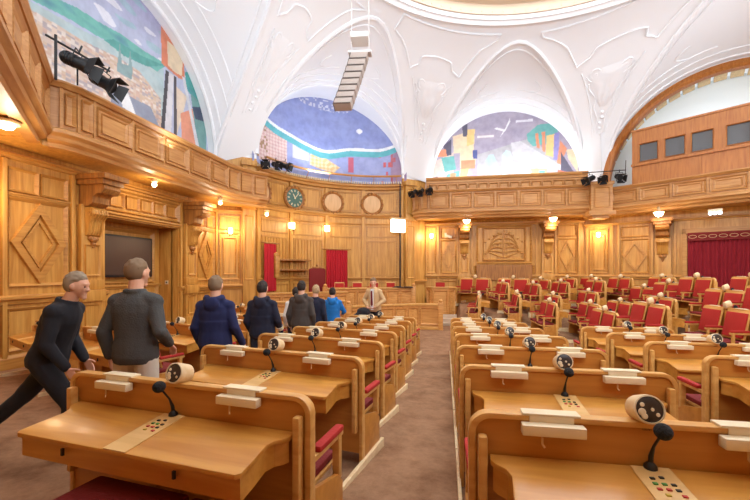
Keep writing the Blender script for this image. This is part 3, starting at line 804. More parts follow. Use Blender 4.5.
# ------------------------------------------------------------------ lunette walls and murals
def inpoly(x,y,P):
    c=False; j=len(P)-1
    for i in range(len(P)):
        if (P[i][1]>y)!=(P[j][1]>y) and x<(P[j][0]-P[i][0])*(y-P[i][1])/(P[j][1]-P[i][1])+P[i][0]: c=not c
        j=i
    return c
def painted(name,place,paint,a0,a1,b0,b1,na,nb,parent):
    me=bpy.data.meshes.new(name)
    vs=[];cs=[]
    for j in range(nb+1):
        for i in range(na+1):
            a=a0+(a1-a0)*i/na; b=b0+(b1-b0)*j/nb
            vs.append(tuple(place(a,b))); c=paint(a,b); cs+= [*lin(c),1]
    me.from_pydata(vs,[],[(j*(na+1)+i,j*(na+1)+i+1,(j+1)*(na+1)+i+1,(j+1)*(na+1)+i) for j in range(nb) for i in range(na)])
    at=me.color_attributes.new('paint','FLOAT_COLOR','POINT'); at.data.foreach_set('color',cs)
    me.materials.append(PAINT)
    o=bpy.data.objects.new(name,me); COL.objects.link(o); o.parent=parent; return o
def mixc(a,b,t): return tuple(x+(y-x)*t for x,y in zip(a,b))
# left mural: lakeside town, hills and a scaffold tower (Y,z of the wall)
LM={'field':([(5,7.4),(8.13,7.7),(9.7,8.0),(10.9,8.2),(10.9,6.2),(5,6.2)],(150,190,190)),
'ridge':([(5.2,8.0),(6.3,8.2),(7.31,8.0),(7.95,8.16),(8.6,8.2),(9.23,8.3),(10.06,8.3),(11.04,8.4),(10.6,7.96),(9.69,7.97),(9.12,7.9),(8.5,7.8),(7.7,7.75),(6.8,7.6),(5.2,7.7)],(96,176,162)),
'ridge2':([(8.7,7.82),(9.01,8.02),(9.94,8.1),(10.89,8.3),(10.2,7.9),(9.34,7.75)],(70,150,140)),
'city':([(5.5,7.2),(7.09,7.42),(8.13,7.45),(9.2,7.6),(9.9,7.6),(10.75,7.17),(10.8,6.2),(9.12,6.2),(7.0,6.1),(5.5,6.3)],None),
'spire':([(9.12,7.42),(9.2,8.0),(9.27,7.5),(9.5,7.57),(9.55,8.03),(9.65,7.46),(9.6,7.2),(9.12,7.2)],(120,150,150)),
'roofs':([(8.9,6.6),(9.34,6.7),(10.33,6.74),(10.75,6.2),(9.9,5.9),(8.9,5.9)],(126,132,150)),
'white':([(9.1,6.85),(9.5,6.75),(9.8,6.2),(9.3,6.3)],(226,226,224)),
'towK':([(10.7,9.72),(10.95,9.75),(11.3,9.5),(10.8,9.5)],(70,60,62)),
'towO':([(10.75,9.66),(11.04,9.69),(11.85,9.34),(11.88,8.32),(11.6,8.24),(11.04,8.29),(10.8,8.32)],(222,122,84)),
'towC':([(11.04,9.2),(11.51,9.2),(11.8,9.03),(11.74,8.38),(11.35,8.34),(11.07,8.41)],(236,214,176)),
'legs':([(10.97,8.2),(11.12,8.2),(10.89,5.9),(10.72,5.9)],(52,50,56)),'legsw':([(11.12,8.2),(11.35,8.2),(11.2,5.9),(10.89,5.9)],(216,216,222)),
'legs2':([(11.35,8.2),(11.48,8.2),(11.5,5.9),(11.34,5.9)],(58,54,60)),
'pale':([(11.48,7.9),(12.02,7.8),(11.76,7.0),(11.5,6.3)],(226,206,180)),
'orange':([(11.68,7.09),(12.38,7.55),(12.76,6.0),(11.76,6.0)],(226,140,106)),
'teal':([(11.9,8.6),(12.4,8.9),(12.95,8.2),(12.66,7.8),(12.0,8.04)],(58,158,150)),
'teal2':([(12.2,8.0),(13.1,7.9),(13.1,6.2),(12.6,6.2),(12.38,7.2)],(96,150,146)),
'navy':([(12.29,7.57),(12.76,7.75),(12.96,7.3),(12.47,7.2)],(46,60,86)),
'legs3':([(11.75,8.4),(11.9,8.4),(12.75,6.1),(12.55,6.1)],(210,214,220))}
def paintW(Y,z):
    c=mixc((176,186,214),(160,160,200),ss(8.2,10,z+.3*noise.noise(Vector((Y*.8,z*2,0)))))
    n=noise.noise(Vector((Y*1.1,z*3.5,3)))
    if n>.28 and z>8.3: c=(222,224,236)
    if n<-.3 and z>8.3: c=mixc(c,(140,190,198),.6)
    for k,(P,col) in LM.items():
        if inpoly(Y,z,P):
            if k=='city':
                v=noise.cell(Vector((Y*9,z*16,1))); w=noise.cell(Vector((Y*9,z*16,5)))
                c=[(214,186,160),(196,150,124),(232,220,204),(150,140,146),(204,170,130)][int(abs(v)*4.99)%5]
                c=mixc(c,(196,178,170),.35)
            elif k=='field': c=mixc((150,186,196),(186,196,190),.5+.5*noise.noise(Vector((Y*2,z*4,2))))
            elif k in('ridge','teal'): c=mixc(col,(70,128,150),max(0,noise.noise(Vector((Y*2,z*5,9)))*1.3))
            else: c=col
    return mixc(c,(235,235,240),.2)
f=FR[0]
painted('painted_mural',lambda Y,z:(-8.88,Y,z),paintW,5.1,13.5,4.3,9.9,330,240,WL)
# apse mural: blue sky, white-crested teal shore, patchwork town  (artwork frame 0..640 x 0..410)
def paintNW(t,z):
    x=(t+1)/2*640; y=410-(z-5.95)/(10.1-5.95)*400
    shore=190+ (0 if x<0 else 0)+ (80*ss(0,230,x)) + 12*math.sin(x/40) -40*ss(430,640,x)
    c=mixc((110,124,190),(140,152,206),.5+.5*noise.noise(Vector((x/120,y/50,0))))
    if y<95 and (x-320)**2/150**2+(y-50)**2/42**2<1: c=(206,208,226) if noise.cell(Vector((x/7,y/7,2)))>.45 else (130,140,196)
    if (x-80)**2+(y-95)**2<26**2: c=(186,140,196)
    if (x-460)**2+(y-165)**2<12**2: c=(244,244,250)
    if shore-14<y<shore: c=(238,242,244)
    if shore<=y<shore+26: c=(70,168,176)
    if y>=shore+26:
        c=mixc((124,136,196),(160,166,210),.5+.5*noise.noise(Vector((x/40,y/40,4))))
        if 20<x<150 and y<380: c=(226,196,186) if (int((x+y)/14)+int((x-y)/14))%2 else (206,158,150)
        if x<60 and noise.cell(Vector((x/9,y/9,0)))>.6: c=(150,110,70)
        if 175<x<245 and 255<y<330: c=(208,206,206)
        if inpoly(x,y,[(255,270),(380,340),(350,370),(250,345)]): c=(232,176,104) if (int((x+y)/16)+int((x-y)/16))%2 else (238,206,150)
        if 415<x<435 and 290<y<360: c=(190,70,90)
        if x>540 and noise.cell(Vector((x/10,y/22,7)))>.62: c=(200,70,70)
        if x>590: c=mixc(c,(150,80,90),.5)
    return mixc(c,(222,224,236),.24)
def place_nw(t,z): return apse(t,z,-.06)
painted('painted_mural',place_nw,paintNW,-1.05,1.05,5.9,10.2,240,160,WA)
# back mural: bridge arches and houses
CO={'cream':(232,204,164),'or':(226,136,96),'teal':(96,170,164),'dk':(78,74,92),'ye':(236,196,120),'gr':(176,174,178),'vi':(140,132,196),'wh':(232,232,234)}
BM=[([(50,260),(150,220),(150,350),(50,350)],(216,190,176)),([(105,190),(140,165),(140,230),(110,235)],'dk'),([(75,210),(115,205),(120,235),(75,235)],'or'),([(145,155),(240,135),(235,220),(150,225)],'cream'),
([(185,110),(208,108),(208,160),(190,160)],'dk'),([(208,130),(240,130),(235,190),(205,200)],'ye'),([(95,240),(150,235),(160,290),(110,300)],'teal'),([(175,220),(250,215),(240,285),(175,285)],'cream'),([(180,255),(240,255),(240,290),(180,290)],'or'),
([(230,215),(250,215),(250,250),(232,250)],(70,80,140)),([(180,290),(215,290),(200,350),(170,350)],'ye'),([(60,320),(80,315),(75,350),(55,350)],'dk'),([(120,310),(175,295),(170,350),(110,350)],'teal'),([(135,305),(160,305),(155,330),(135,330)],'or'),
([(250,235),(470,180),(600,290),(600,350),(250,350)],'gr'),
([(285,350),(285,260),(300,238),(318,238),(328,260),(328,350)],(170,206,214)),([(355,350),(355,240),(370,222),(388,230),(398,260),(400,350)],(190,214,220)),([(410,350),(425,290),(450,260),(470,260),(470,350)],'wh'),
([(300,350),(330,270),(340,350)],'wh'),([(370,350),(400,290),(408,350)],'wh'),([(440,350),(462,262),(480,350)],'wh'),
([(390,195),(430,190),(600,300),(560,310),(400,260)],(200,198,202)),
([(455,165),(500,130),(560,128),(580,160),(560,200),(480,215),(458,190)],'teal'),([(488,165),(500,162),(508,225),(495,220)],'or'),([(515,160),(528,158),(530,240),(518,235)],'or'),([(535,175),(565,170),(560,260),(530,250)],'ye'),
([(565,165),(585,165),(580,275),(562,270)],'vi'),([(588,195),(615,230),(590,290),(575,285)],'or'),([(612,235),(650,230),(660,330),(620,270)],'cream'),([(590,240),(650,335),(590,320)],'dk'),([(540,305),(585,300),(580,350),(535,350)],'gr'),([(470,300),(540,305),(520,350),(475,350)],'ye'),([(580,310),(660,335),(660,350),(570,350)],(196,96,70)),([(505,310),(530,310),(520,350),(505,350)],'teal'),
([(330,130),(365,140),(385,98),(388,110),(368,145),(345,170),(358,148),(320,135)],'wh')]
def paintN(u,z):
    x=50+(u-.25)/7.0*615; y=350-(z-6.1)/(9.55-6.1)*280
    c=mixc((176,164,180),(150,142,166),.5+.5*noise.noise(Vector((x/90,y/30,1))))
    if abs(y-120+x*.02)<5 and 410<x<480: c=(226,224,232)
    if abs(y-163)<4 and 250<x<320: c=(232,226,226)
    for P,k in BM:
        if inpoly(x,y,P): c=CO[k] if isinstance(k,str) else k
    return mixc(c,(236,234,236),.16)
painted('painted_mural',lambda u,z:FR[2].p(u,z,-.43),paintN,.1,7.4,5.4,9.7,260,160,WB)
# right tympanum: pale plaster, behind the visitors' gallery
PALE=mat('pale_blue_plaster',(226,236,236),.8)
f=FR[3]; mb=MB(); f.box(mb,.2,f.L-.1,4.3,9.9,-1.5,-1.4); mb.build('tympanum',PALE,WD)
for i in (4,5,6,7):
    g=FR[i]; uc,r,zc,rec=AR[i]; mb=MB(); g.box(mb,uc-r-.1,uc+r+.1,zc-1.5,zc+r+.1,-.4,-.3); mb.build('tympanum',WHITE,bpy.data.objects['wall_'+WN[i]])
# timber arch
uc,r,zc,rec=AR[3]
ar=tag(empty('trim_1'),'broad polished timber arch framing the visitors gallery at right','arch',kind='structure')
mb=MB(); n=48; secs=[]
for k in range(n+1):
    a=PI*(1-k/n)
    sec=[(r+.02,-.1),(r-.02,.14),(r-.2,.18),(r-.3,.1),(r-.34,-.1)]
    secs.append([tuple(f.p(uc+q*math.cos(a),zc+q*math.sin(a),d)) for q,d in sec])
for s_ in secs: mb.v+=s_
mb.f=[(k*5+j,k*5+(j+1)%5,(k+1)*5+(j+1)%5,(k+1)*5+j) for k in range(n) for j in range(5)]
mb.build('arch_moulding',W_ARCH,ar,ang=25)
mb=MB()
for k in range(26):
    a0,a1=PI*(1-(k+.1)/26),PI*(1-(k+.9)/26)
    for q0,q1,d0,d1 in ((r-.06,r-.12,-1.35,-.12),):
        vs=[tuple(f.p(uc+q*math.cos(a),zc+q*math.sin(a),d)) for a in (a0,a1) for q in (q0,q1) for d in (d0,d1)]
        mb.add(vs,[(0,1,3,2),(4,6,7,5),(0,4,5,1),(2,3,7,6),(0,2,6,4),(1,5,7,3)])
mb.build('soffit_panel',grain('soffit_wood',(168,140,96),(206,176,128),'z',.5),ar)

# ------------------------------------------------------------------ galleries
def gallery(name,path,side,label,ztop=5.5,zbot=4.2,depth=1.2,step=1.05):
    """parapet swept along a fascia line. side=+1: room on the right of the path"""
    P=[Vector((x,y,0)) for x,y in path]; N=[]
    for i in range(len(P)):
        a=(P[i]-P[i-1]).normalized() if i else None; b=(P[i+1]-P[i]).normalized() if i<len(P)-1 else None
        na=Vector((a.y,-a.x,0))*side if a else None; nb=Vector((b.y,-b.x,0))*side if b else None
        if na and nb: m=(na+nb); m=m/(m.dot(na)) ; N.append(m)
        else: N.append(na or nb)
    root=tag(empty(name),label,'gallery')
    def sweep(nm,prof,m,closed=True):
        mb=MB(); k=len(prof)
        for p,n_ in zip(P,N):
            for d,z in prof: mb.v.append(tuple(p+n_*d+Vector((0,0,z))))
        for i in range(len(P)-1):
            for j in range(k): mb.f.append((i*k+j,i*k+(j+1)%k,(i+1)*k+(j+1)%k,(i+1)*k+j))
        mb.f.append(tuple(range(k))); mb.f.append(tuple((len(P)-1)*k+j for j in range(k))[::-1])
        return mb.build(nm,m,root,ang=30)
    zt,zb=ztop,zbot
    sweep('parapet',[(0,zb+.35),(0,zt-.12),(-.12,zt-.12),(-.12,zb+.35)],W_GAL)
    sweep('top_rail',[(-.18,zt-.12),(.06,zt-.12),(.1,zt-.06),(.12,zt-.04),(.12,zt),(-.2,zt)],W_GAL)
    sweep('cornice',[(-.3,zb),(-.12,zb),(-.1,zb+.08),(.0,zb+.13),(.02,zb+.2),(.1,zb+.26),(.1,zb+.33),(.04,zb+.37),(-.12,zb+.37),(-.3,zb+.37)],W_GAL)
    sweep('soffit',[(-depth,zb+.02),(-.25,zb+.02),(-.25,zb+.14),(-depth,zb+.14)],W_WALL)
    mb=MB(); mb2=MB()
    for i in range(len(P)-1):
        L=(P[i+1]-P[i]).length
        if L<.25: continue
        n_=max(1,round(L/step)); F=Frame(path[i],path[i+1],flip=(side<0))
        for k in range(n_):
            a=k*L/n_+.06; b=(k+1)*L/n_-.06
            F.rect_frame(mb,a,b,zb+.46,zt-.2,.05,.035,-.0); 
            if b-a>.5: F.rect_frame(mb,a+.12,b-.12,zb+.56,zt-.3,.03,.02,-.0)
            F.box(mb2,k*L/n_-.03,k*L/n_+.03,zb+.37,zt-.12,0,.03)
    mb.build('panel_moulding',W_GAL,root,ang=25); mb2.build('stile',W_GAL,root)
    return root
gl=gallery('gallery',[(-7.74,6.3),(-7.6,6.45),(-7.52,6.75),(-7.5,7.1),(-7.5,12.3),(-7.4,12.9),(-7.15,13.45),(-6.8,13.9)],1,'long panelled oak gallery along the left wall over the television')
mb=MB(); mb.prism([(-8.58,5.45),(-8.58,8.2),(-7.74,8.2),(-7.74,6.5),(-7.86,6.3),(-7.7,6.1),(-7.75,5.9)],4.206,4.3,lambda a,b,t:(a,b,t)); mb.build('soffit',W_WALL,gl)
gn=gallery('gallery',[(-2.5,.88),(-7.75,6.3)],1,'near oak gallery cutting across the upper left corner',ztop=5.52,zbot=4.2,depth=2.0)
gb=gallery('gallery',[(-1.55,18.55),(-1.2,18.25),(-.8,18.15),(6.2,18.15)],1,'long panelled oak gallery across the back wall below the bridge mural')
gr=gallery('gallery',[(6.9,18.15),(10.3,15.4),(13.3,12.9)],1,'panelled oak gallery on the right under the glazed booth',ztop=5.3,zbot=4.15,depth=3.0)
# pier between back and right galleries
mb=MB(); mb.box(6.1,6.95,17.85,18.6,4.25,5.45); mb.box(6.05,7.0,17.8,18.6,5.42,5.55); mb.box(6.0,7.05,17.78,18.6,4.12,4.3); mb.box(6.2,6.85,17.95,18.6,4.0,4.14)
g=Frame((6.1,17.85),(6.95,17.85)); g.rect_frame(mb,.12,.73,4.45,5.3,.05,.03)
gp=tag(mb.build('gallery_pier',W_GAL,bevel=.012),'short projecting oak pier where the back gallery meets the right gallery','pier')
# upper tier behind the back gallery with a row of small panels
f=Frame((-.95,18.85),(6.3,18.85))
mb=MB(); f.box(mb,0,f.L,5.2,6.1,-.12,0); f.sweep(mb,[(-.15,6.1),(.05,6.1),(.1,6.18),(.1,6.24),(-.15,6.24)],0,f.L); f.sweep(mb,[(0,5.98),(.05,5.98),(.05,6.05),(0,6.05)],0,f.L)
up=tag(mb.build('upper_parapet',W_GAL),'stepped back upper oak parapet directly below the bridge mural','parapet')
mb=MB()
for k in range(15): a=.1+k*.475; f.rect_frame(mb,a,a+.4,5.5,5.88,.04,.04)
mb.build('panel_moulding',W_GAL,up,ang=25)
# booth on the right gallery
bf=Frame((7.35,17.35),(10.95,14.4)) 
bt=tag(empty('gallery_booth'),'oak control booth with four dark windows standing on the right gallery','booth')
def flipf(F): 
    return F if (Vector((CX,CY,0))-F.A).dot(F.n)>0 else None
if (Vector((CX,CY,0))-bf.A).dot(bf.n)<0: bf=Frame((7.35,17.35),(10.95,14.4),True)
bf.A+=Vector((.35,.55,0)); bf.L+=1.5
mb=MB(); wu=[.25,1.12,1.95,2.95,3.95]; ww=.66
us=[0]+[v for w_ in wu for v in (w_,w_+ww)]+[bf.L]
bf.box(mb,0,bf.L,5.2,6.25,-.1,0); bf.box(mb,0,bf.L,7.0,7.6,-.1,0)
for k in range(0,len(us),2): bf.box(mb,us[k],us[k+1],6.25,7.0,-.1,0)
bf.box(mb,0,.1,5.2,7.6,-1.3,-.1); bf.box(mb,-.03,bf.L,7.55,7.62,-1.3,.04)
mb.build('booth_wall',W_ARCH,bt)
mb=MB(); bf.box(mb,-.02,bf.L,6.1,6.2,-.0,.07)
for u0 in (.02,.95,2.2,3.5,4.6): bf.box(mb,u0,u0+.05,5.25,6.1,0,.03)
mb.build('ledge',W_ARCH,bt)
GL=mat('dark_window_glass',(96,98,100),.15)
for w_ in wu:
    mb=MB(); bf.rect_frame(mb,w_,w_+ww,6.25,7.0,.03,.03,0); o=mb.build('booth_window',W_ARCH,bt)
    mb=MB(); bf.box(mb,w_,w_+ww,6.25,7.0,-.07,-.05); mb.build('pane',GL,o)

# ------------------------------------------------------------------ lamps
WARM=(255,214,150)
GLOWW=mat('lamp_glow_warm',(255,240,214),.5,emit=(255,214,150),es=14)
GLOWN=mat('lamp_glow_white',(255,250,240),.5,emit=(255,240,214),es=9)
def light(name,typ,loc,power,col=(1,.82,.6),size=.2,rot=None,parent=None,sy=None,shape=None):
    d=bpy.data.lights.new(name,typ); d.energy=power; d.color=col
    if typ=='POINT': d.shadow_soft_size=size
    if typ=='AREA':
        d.size=size
        if sy: d.shape=shape or 'RECTANGLE'; d.size_y=sy
    o=bpy.data.objects.new(name,d); COL.objects.link(o); o.location=loc
    if rot: o.rotation_euler=rot
    return o
def sconce(F,u,z,label,d=.0,power=45,sz=.1):
    t=tag(empty('wall_lamp',F.p(u,z,d)),label,'wall lamp','wall lamps'); t.rotation_euler=(0,0,0)
    inv=Matrix.Translation(-t.location)
    def B(n,mb,m,**k): o=mb.build(n,m,t,**k); o.data.transform(inv)
    mb=MB(); F.box(mb,u-.06,u+.06,z-.14,z+.1,d,d+.03); mb.tube([F.p(u,z-.1,d+.02),F.p(u,z-.12,d+.12),F.p(u,z-.07,d+.14)],.012,6); B('back_plate',mb,GOLD,bevel=.005)
    mb=MB(); mb.lathe([(.045,-.09),(.075,-.06),(.085,.02),(.08,.1),(.06,.13)],tuple(F.p(u,z,d+.15)),seg=16); B('lamp_shade',mb,GLOWW)
    light('lamp_bulb','POINT',F.p(u,z+.02,d+.42),power,(1,.8,.5),.1)
    return t
def bowl(loc,label,power=30):
    t=tag(empty('bowl_lamp',loc),label,'lamp','bowl lamps under the galleries')
    mb=MB(); mb.lathe([(.03,-.16),(.1,-.13),(.15,-.05),(.17,.02),(.16,.03)],seg=18); mb.build('glass_bowl',GLOWW,t)
    mb=MB(); mb.lathe([(.175,.02),(.18,.05),(.06,.08),(.04,.22)],seg=18); mb.build('lamp_fitting',GOLD,t)
    light('lamp_bulb','POINT',(loc[0],loc[1],loc[2]-.35),power,(1,.84,.62),.12)
    return t
sconce(FR[1],.5,3.25,'lit wall lamp between the left gallery end and the diamond panel')
sconce(FR[2],.3,3.45,'glowing wall lamp on the back wall beside the white security camera')
sconce(FR[3],.6,3.35,'glowing wall lamp right of the gallery pier on the right wall')
sconce(FR[0],.25,3.1,'lit wall lamp at the far left edge beside the diamond panel')
def apse_sconce(t,z,label):
    e=tag(empty('wall_lamp',apse(t,z,.1)),label,'wall lamp','wall lamps')
    mb=MB(); mb.box(-.1,.1,-.1,.1,-.13,.13); mb.build('lamp_shade',GLOWN,e,bevel=.02)
    mb=MB(); mb.box(-.07,.07,-.02,.18,-.18,-.13); mb.build('lamp_bracket',GOLD,e)
    p=Vector(apse(t,z,.5)); light('lamp_bulb','POINT',p,14,(1,.86,.66),.12)
apse_sconce(-.49,3.72,'small square lit lamp in the apse under the clock')
apse_sconce(0.0,3.72,'small square lit lamp in the apse between the clock and the middle roundel')
for (x,y,z,l) in ((-7.75,9.15,4.05,'bright bulb lamp beside the first corbel under the left gallery'),(-7.6,12.0,4.05,'bright bulb lamp beside the second corbel under the left gallery'),(-6.75,13.75,3.9,'bright bulb lamp at the far tip of the left gallery')):
    e=tag(empty('bulb_lamp',(x,y,z)),l,'lamp','bulb lamps under the left gallery')
    mb=MB(); mb.ball((0,0,0),.065); mb.build('bulb',GLOWW,e)
    mb=MB(); mb.lathe([(.04,.05),(.09,.08),(.1,.15),(.03,.17)],seg=14); mb.build('lamp_fitting',GOLD,e)
    light('lamp_bulb','POINT',(x+.1,y,z-.2),32,(1,.82,.55),.08)
bowl((.95,18.45,4.1),'lit glass bowl lamp by the corbel left of the carved panel')
bowl((4.72,18.4,4.1),'lit glass bowl lamp by the corbel right of the carved panel')
bowl((8.15,16.75,4.0),'lit glass bowl lamp under the right gallery near the curtain')
e=tag(empty('ceiling_lamp',(-7.15,5.15,4.14)),'bright round lamp under the near gallery at the left edge','lamp')
mb=MB(); mb.lathe([(.02,-.1),(.1,-.07),(.13,0),(.15,.02)],seg=18); mb.build('glass_bowl',GLOWN,e)
mb=MB(); mb.lathe([(.18,0),(.2,.03),(.18,.05)],seg=18); mb.build('lamp_fitting',GOLD,e)
light('lamp_bulb','POINT',(-7.1,5.2,3.8),30,(1,.88,.7),.12)
# square lit panel lamp on the apse's right jamb
F=FR[1]; u=JU1-.45
e=tag(empty('panel_lamp',F.p(u,3.85,.3)),'large bright rectangular lamp on the right jamb of the apse','lamp'); e.rotation_euler=(0,0,math.atan2(F.e.y,F.e.x))
mb=MB(); mb.box(-.36,.36,-.1,.06,-.3,.3); mb.build('lamp_shade',mat('panel_glow',(255,250,236),.5,emit=(255,246,226),es=5),e,bevel=.03)
mb=MB(); mb.box(-.4,.4,-.12,.12,.3,.38); mb.box(-.1,.1,.06,.3,-.3,.3); mb.build('lamp_frame',GOLD,e,bevel=.01)

# ------------------------------------------------------------------ wall things
tv=tag(empty('television',FR[0].p(4.5,2.14,-.58)),'dark flat television mounted in the oak niche on the left wall','television')
mb=MB(); mb.box(-.03,.05,-.89,.89,-.6,.6); o=mb.build('casing',BLACK,tv,bevel=.012)
mb=MB(); mb.box(.045,.056,-.83,.83,-.53,.55); mb.build('screen',mat('dark_screen',(74,56,50),.25),tv)
mb=MB(); mb.box(-.12,-.03,-.15,.15,-.15,.15); mb.build('wall_mount',BLACK,tv)
sk=tag(empty('wall_socket',FR[0].p(NU1-.02,1.35,-.4)),'small pale socket plate inside the right side of the television niche','socket')
mb=MB(); mb.box(-.06,.06,-.012,.0,-.06,.06); mb.build('plate',CREAM,sk,bevel=.003)
mb=MB(); mb.lathe([(.03,-.018),(.03,-.006)],axis='y',seg=14); mb.build('outlet',GREYM,sk)
FACE=mat('teal_clock_face',(70,104,92),.4)
def roundel(t,z,clock=False,label=''):
    e=tag(empty('wall_clock' if clock else 'roundel',apse(t,z,.06)),label,'clock' if clock else 'roundel',None if clock else 'carved roundels in the apse')
    a=t*half; e.rotation_euler=(0,0,math.atan2(F.e.y,F.e.x)-a)
    # local: x along wall, y away from the room is +, room at -y
    mb=MB(); mb.lathe([(.40,.02),(.41,-.05),(.47,-.09),(.53,-.06),(.55,.02)],axis='y',seg=36)
    for k in range(16): q=2*PI*k/16; mb.ball((.5*math.cos(q),-.07,.5*math.sin(q)),.055,seg=8,rings=6)
    mb.build('carved_wreath',W_DARK,e)
    mb=MB(); mb.lathe([(.415,0),(.415,-.04),(.38,-.05)],axis='y',seg=36); mb.build('face',FACE if clock else grain('roundel_oak',(206,160,108),(224,182,132),'z',.5),e)
    if clock:
        mb=MB()
        for k in range(12):
            q=2*PI*k/12; c_,s_=math.cos(q),math.sin(q)
            mb.box(-.02,.02,-.062,-.05,.27,.37,lambda x,y,z:(x*c_+z*s_,y,-x*s_+z*c_))
        mb.build('hour_mark',CREAM,e)
        for ang,l_,w_ in ((R(-30),.2,.022),(R(40),.3,.014)):
            c_,s_=math.cos(ang),math.sin(ang); mb=MB(); mb.box(-w_,w_,-.075,-.065,-.05,l_,lambda x,y,z:(x*c_+z*s_,y,-x*s_+z*c_)); mb.build('hand',CREAM,e)
    return e
roundel(-.94,4.95,label='plain carved roundel in the apse, partly behind the gallery end left of the clock')
roundel(-.45,4.95,True,'round clock with green face and pale hour marks high in the apse')
roundel(.08,4.95,label='plain carved oak roundel in the middle of the apse right of the clock')
roundel(.6,4.95,label='plain carved oak roundel at the right end of the apse')

def curtain(F,u0,u1,z0,z1,label,m,d=.1,folds=18,pelmet=False):
    e=tag(empty('curtain',F(((u0+u1)/2),z0,d)),label,'curtain'); inv=Matrix.Translation(-e.location)
    mb=MB(); n=folds*8; A=[];B=[]
    for k in range(n+1):
        u=u0+(u1-u0)*k/n; w=.035*math.sin(k/8*2*PI)+.012*math.sin(k*.37)
        A.append(F(u,z0,d+w*1.2)); B.append(F(u,z1,d+w*.7))
    A2=[F(u0+(u1-u0)*k/n,z0,d-.03) for k in range(n+1)]
    for k in range(n+1): mb.v+= [tuple(A[k]),tuple((Vector(A[k])+Vector(B[k]))/2),tuple(B[k])]
    mb.f=[(k*3+j,k*3+3+j,k*3+4+j,k*3+1+j) for k in range(n) for j in range(2)]
    o=mb.build('cloth',m,e,ang=80); o.data.transform(inv)
    mb=MB(); mb.tube([F(u0-.05,z1+.03,d),F(u1+.05,z1+.03,d)],.025,8)
    o=mb.build('rail',W_DARK,e); o.data.transform(inv)
    if pelmet:
        mb=MB(); mb.box(u0,u1,z1-.26,z1+.06,d+.07,d+.1,lambda u,z,dd:F(u,z,dd)); o=mb.build('pelmet',DRED,e); o.data.transform(inv)
        mb=MB()
        for k in range(int((u1-u0)/.3)):
            c=u0+.15+k*.3; pts=[F(c+.12*math.cos(q),z1-.1+.06*math.sin(q),d+.11) for q in [2*PI*j/12 for j in range(13)]]; mb.tube(pts,.01,5)
        o=mb.build('pelmet_braid',GOLD,e); o.data.transform(inv)
    return e
CURT=mat('crimson_curtain',(184,18,34),.8); CURT2=mat('maroon_curtain',(140,16,32),.85)
apF=lambda u,z,d: apse(u,z,d)
curtain(apF,-.93,-.74,.9,2.85,'narrow crimson curtain in the apse doorway beside the left gallery',CURT,.17,7)
curtain(apF,-.02,.27,.6,2.72,'crimson curtain in the middle doorway of the apse behind the podium',CURT,.17,9)
curtain(lambda u,z,d:FR[3].uzd(u,z,d),3.72,6.9,-.1,3.18,'wide maroon curtain with a patterned pelmet filling the right wall doorway',CURT2,.12,26,True)
# white security camera on back wall
e=tag(empty('security_camera',FR[2].p(.98,3.5,.0)),'white security camera on a bracket on the back wall','camera')
mb=MB(); mb.box(-.05,.05,-.03,0,-.12,.12); mb.tube([(0,-.03,.0),(.05,-.15,-.02)],.02,8); mb.build('bracket',CREAM,e)
mb=MB(); mb.box(-.02,.3,-.25,-.12,-.1,.03,lambda x,y,z:(x,y,z-x*.3)); mb.build('housing',CREAM,e,bevel=.015)
mb=MB(); mb.lathe([(.05,.3),(.05,.33)],(0,-.185,-.125),'x',16); mb.build('lens',BLACK,e)
# lens cluster (emergency light) under right gallery
e=tag(empty('emergency_light',(9.5,15.8,3.85)),'bluish white emergency light with three lenses under the right gallery','light'); e.rotation_euler=(0,0,R(-35))
mb=MB(); mb.box(-.2,.2,-.06,.06,.0,.1); mb.build('housing',CREAM,e,bevel=.02)
EM=mat('cold_glow',(230,250,255),.5,emit=(200,240,255),es=7)
for k in (-1,0,1): mb=MB(); mb.ball((k*.13,-.03,-.05),.06,seg=12,rings=8); mb.build('lens',EM,e)

def lamp_head(name,loc,rx,rz,label,group,s=1.,cat='spotlight',barn=True):
    e=tag(empty(name,loc),label,cat,group); e.rotation_euler=(rx,0,rz); e.scale=(s,s,s)
    mb=MB(); mb.lathe([(.07,-.24),(.11,-.2),(.12,.1),(.14,.2),(.14,.24)],axis='y',seg=18)
    for k in range(4): mb.lathe([(.128,-.16+k*.05),(.128,-.14+k*.05)],axis='y',seg=18)
    mb.build('housing',BLACK,e)
    mb=MB(); mb.tube([(-.16,0,0),(-.16,0,.2),(.16,0,.2),(.16,0,0)],.012,6); mb.tube([(0,0,.2),(0,0,.34)],.018,6); mb.build('yoke',BLACK,e)
    if barn:
        for k,(sx,sz) in enumerate(((1,0),(-1,0),(0,1),(0,-1))):
            mb=MB()
            if sx: P=[(sx*.13,.24,-.12),(sx*.13,.24,.12),(sx*.22,.4,.17),(sx*.22,.4,-.17)]
            else: P=[(-.12,.24,sz*.13),(.12,.24,sz*.13),(.17,.4,sz*.22),(-.17,.4,sz*.22)]
            n_=Vector((sx,0,sz))*.006; mb.add([Vector(p)-n_ for p in P]+[Vector(p)+n_ for p in P],[(0,1,2,3),(7,6,5,4),(0,4,5,1),(1,5,6,2),(2,6,7,3),(3,7,4,0)]); mb.build('barn_door',BLACK,e)
    return e
lamp_head('spotlight',(-7.15,6.35,5.82),R(-20),R(-60),'upper black stage spotlight clamped on the near end of the left gallery','black spotlights on the left gallery',1.0)
lamp_head('spotlight',(-7.05,6.85,5.66),R(-28),R(-75),'lower black stage spotlight with open barn doors on the left gallery','black spotlights on the left gallery',1.0)
mb=MB(); mb.tube([(-7.3,6.1,5.35),(-7.3,6.1,6.2)],.025,8); mb.tube([(-7.35,5.95,6.12),(-7.1,7.1,6.0)],.022,8); mb.tube([(-7.2,6.45,5.4),(-7.2,6.45,5.95)],.015,8)
tag(mb.build('lamp_bar',BLACK),'thin black bar and post carrying the two stage spotlights','bar')
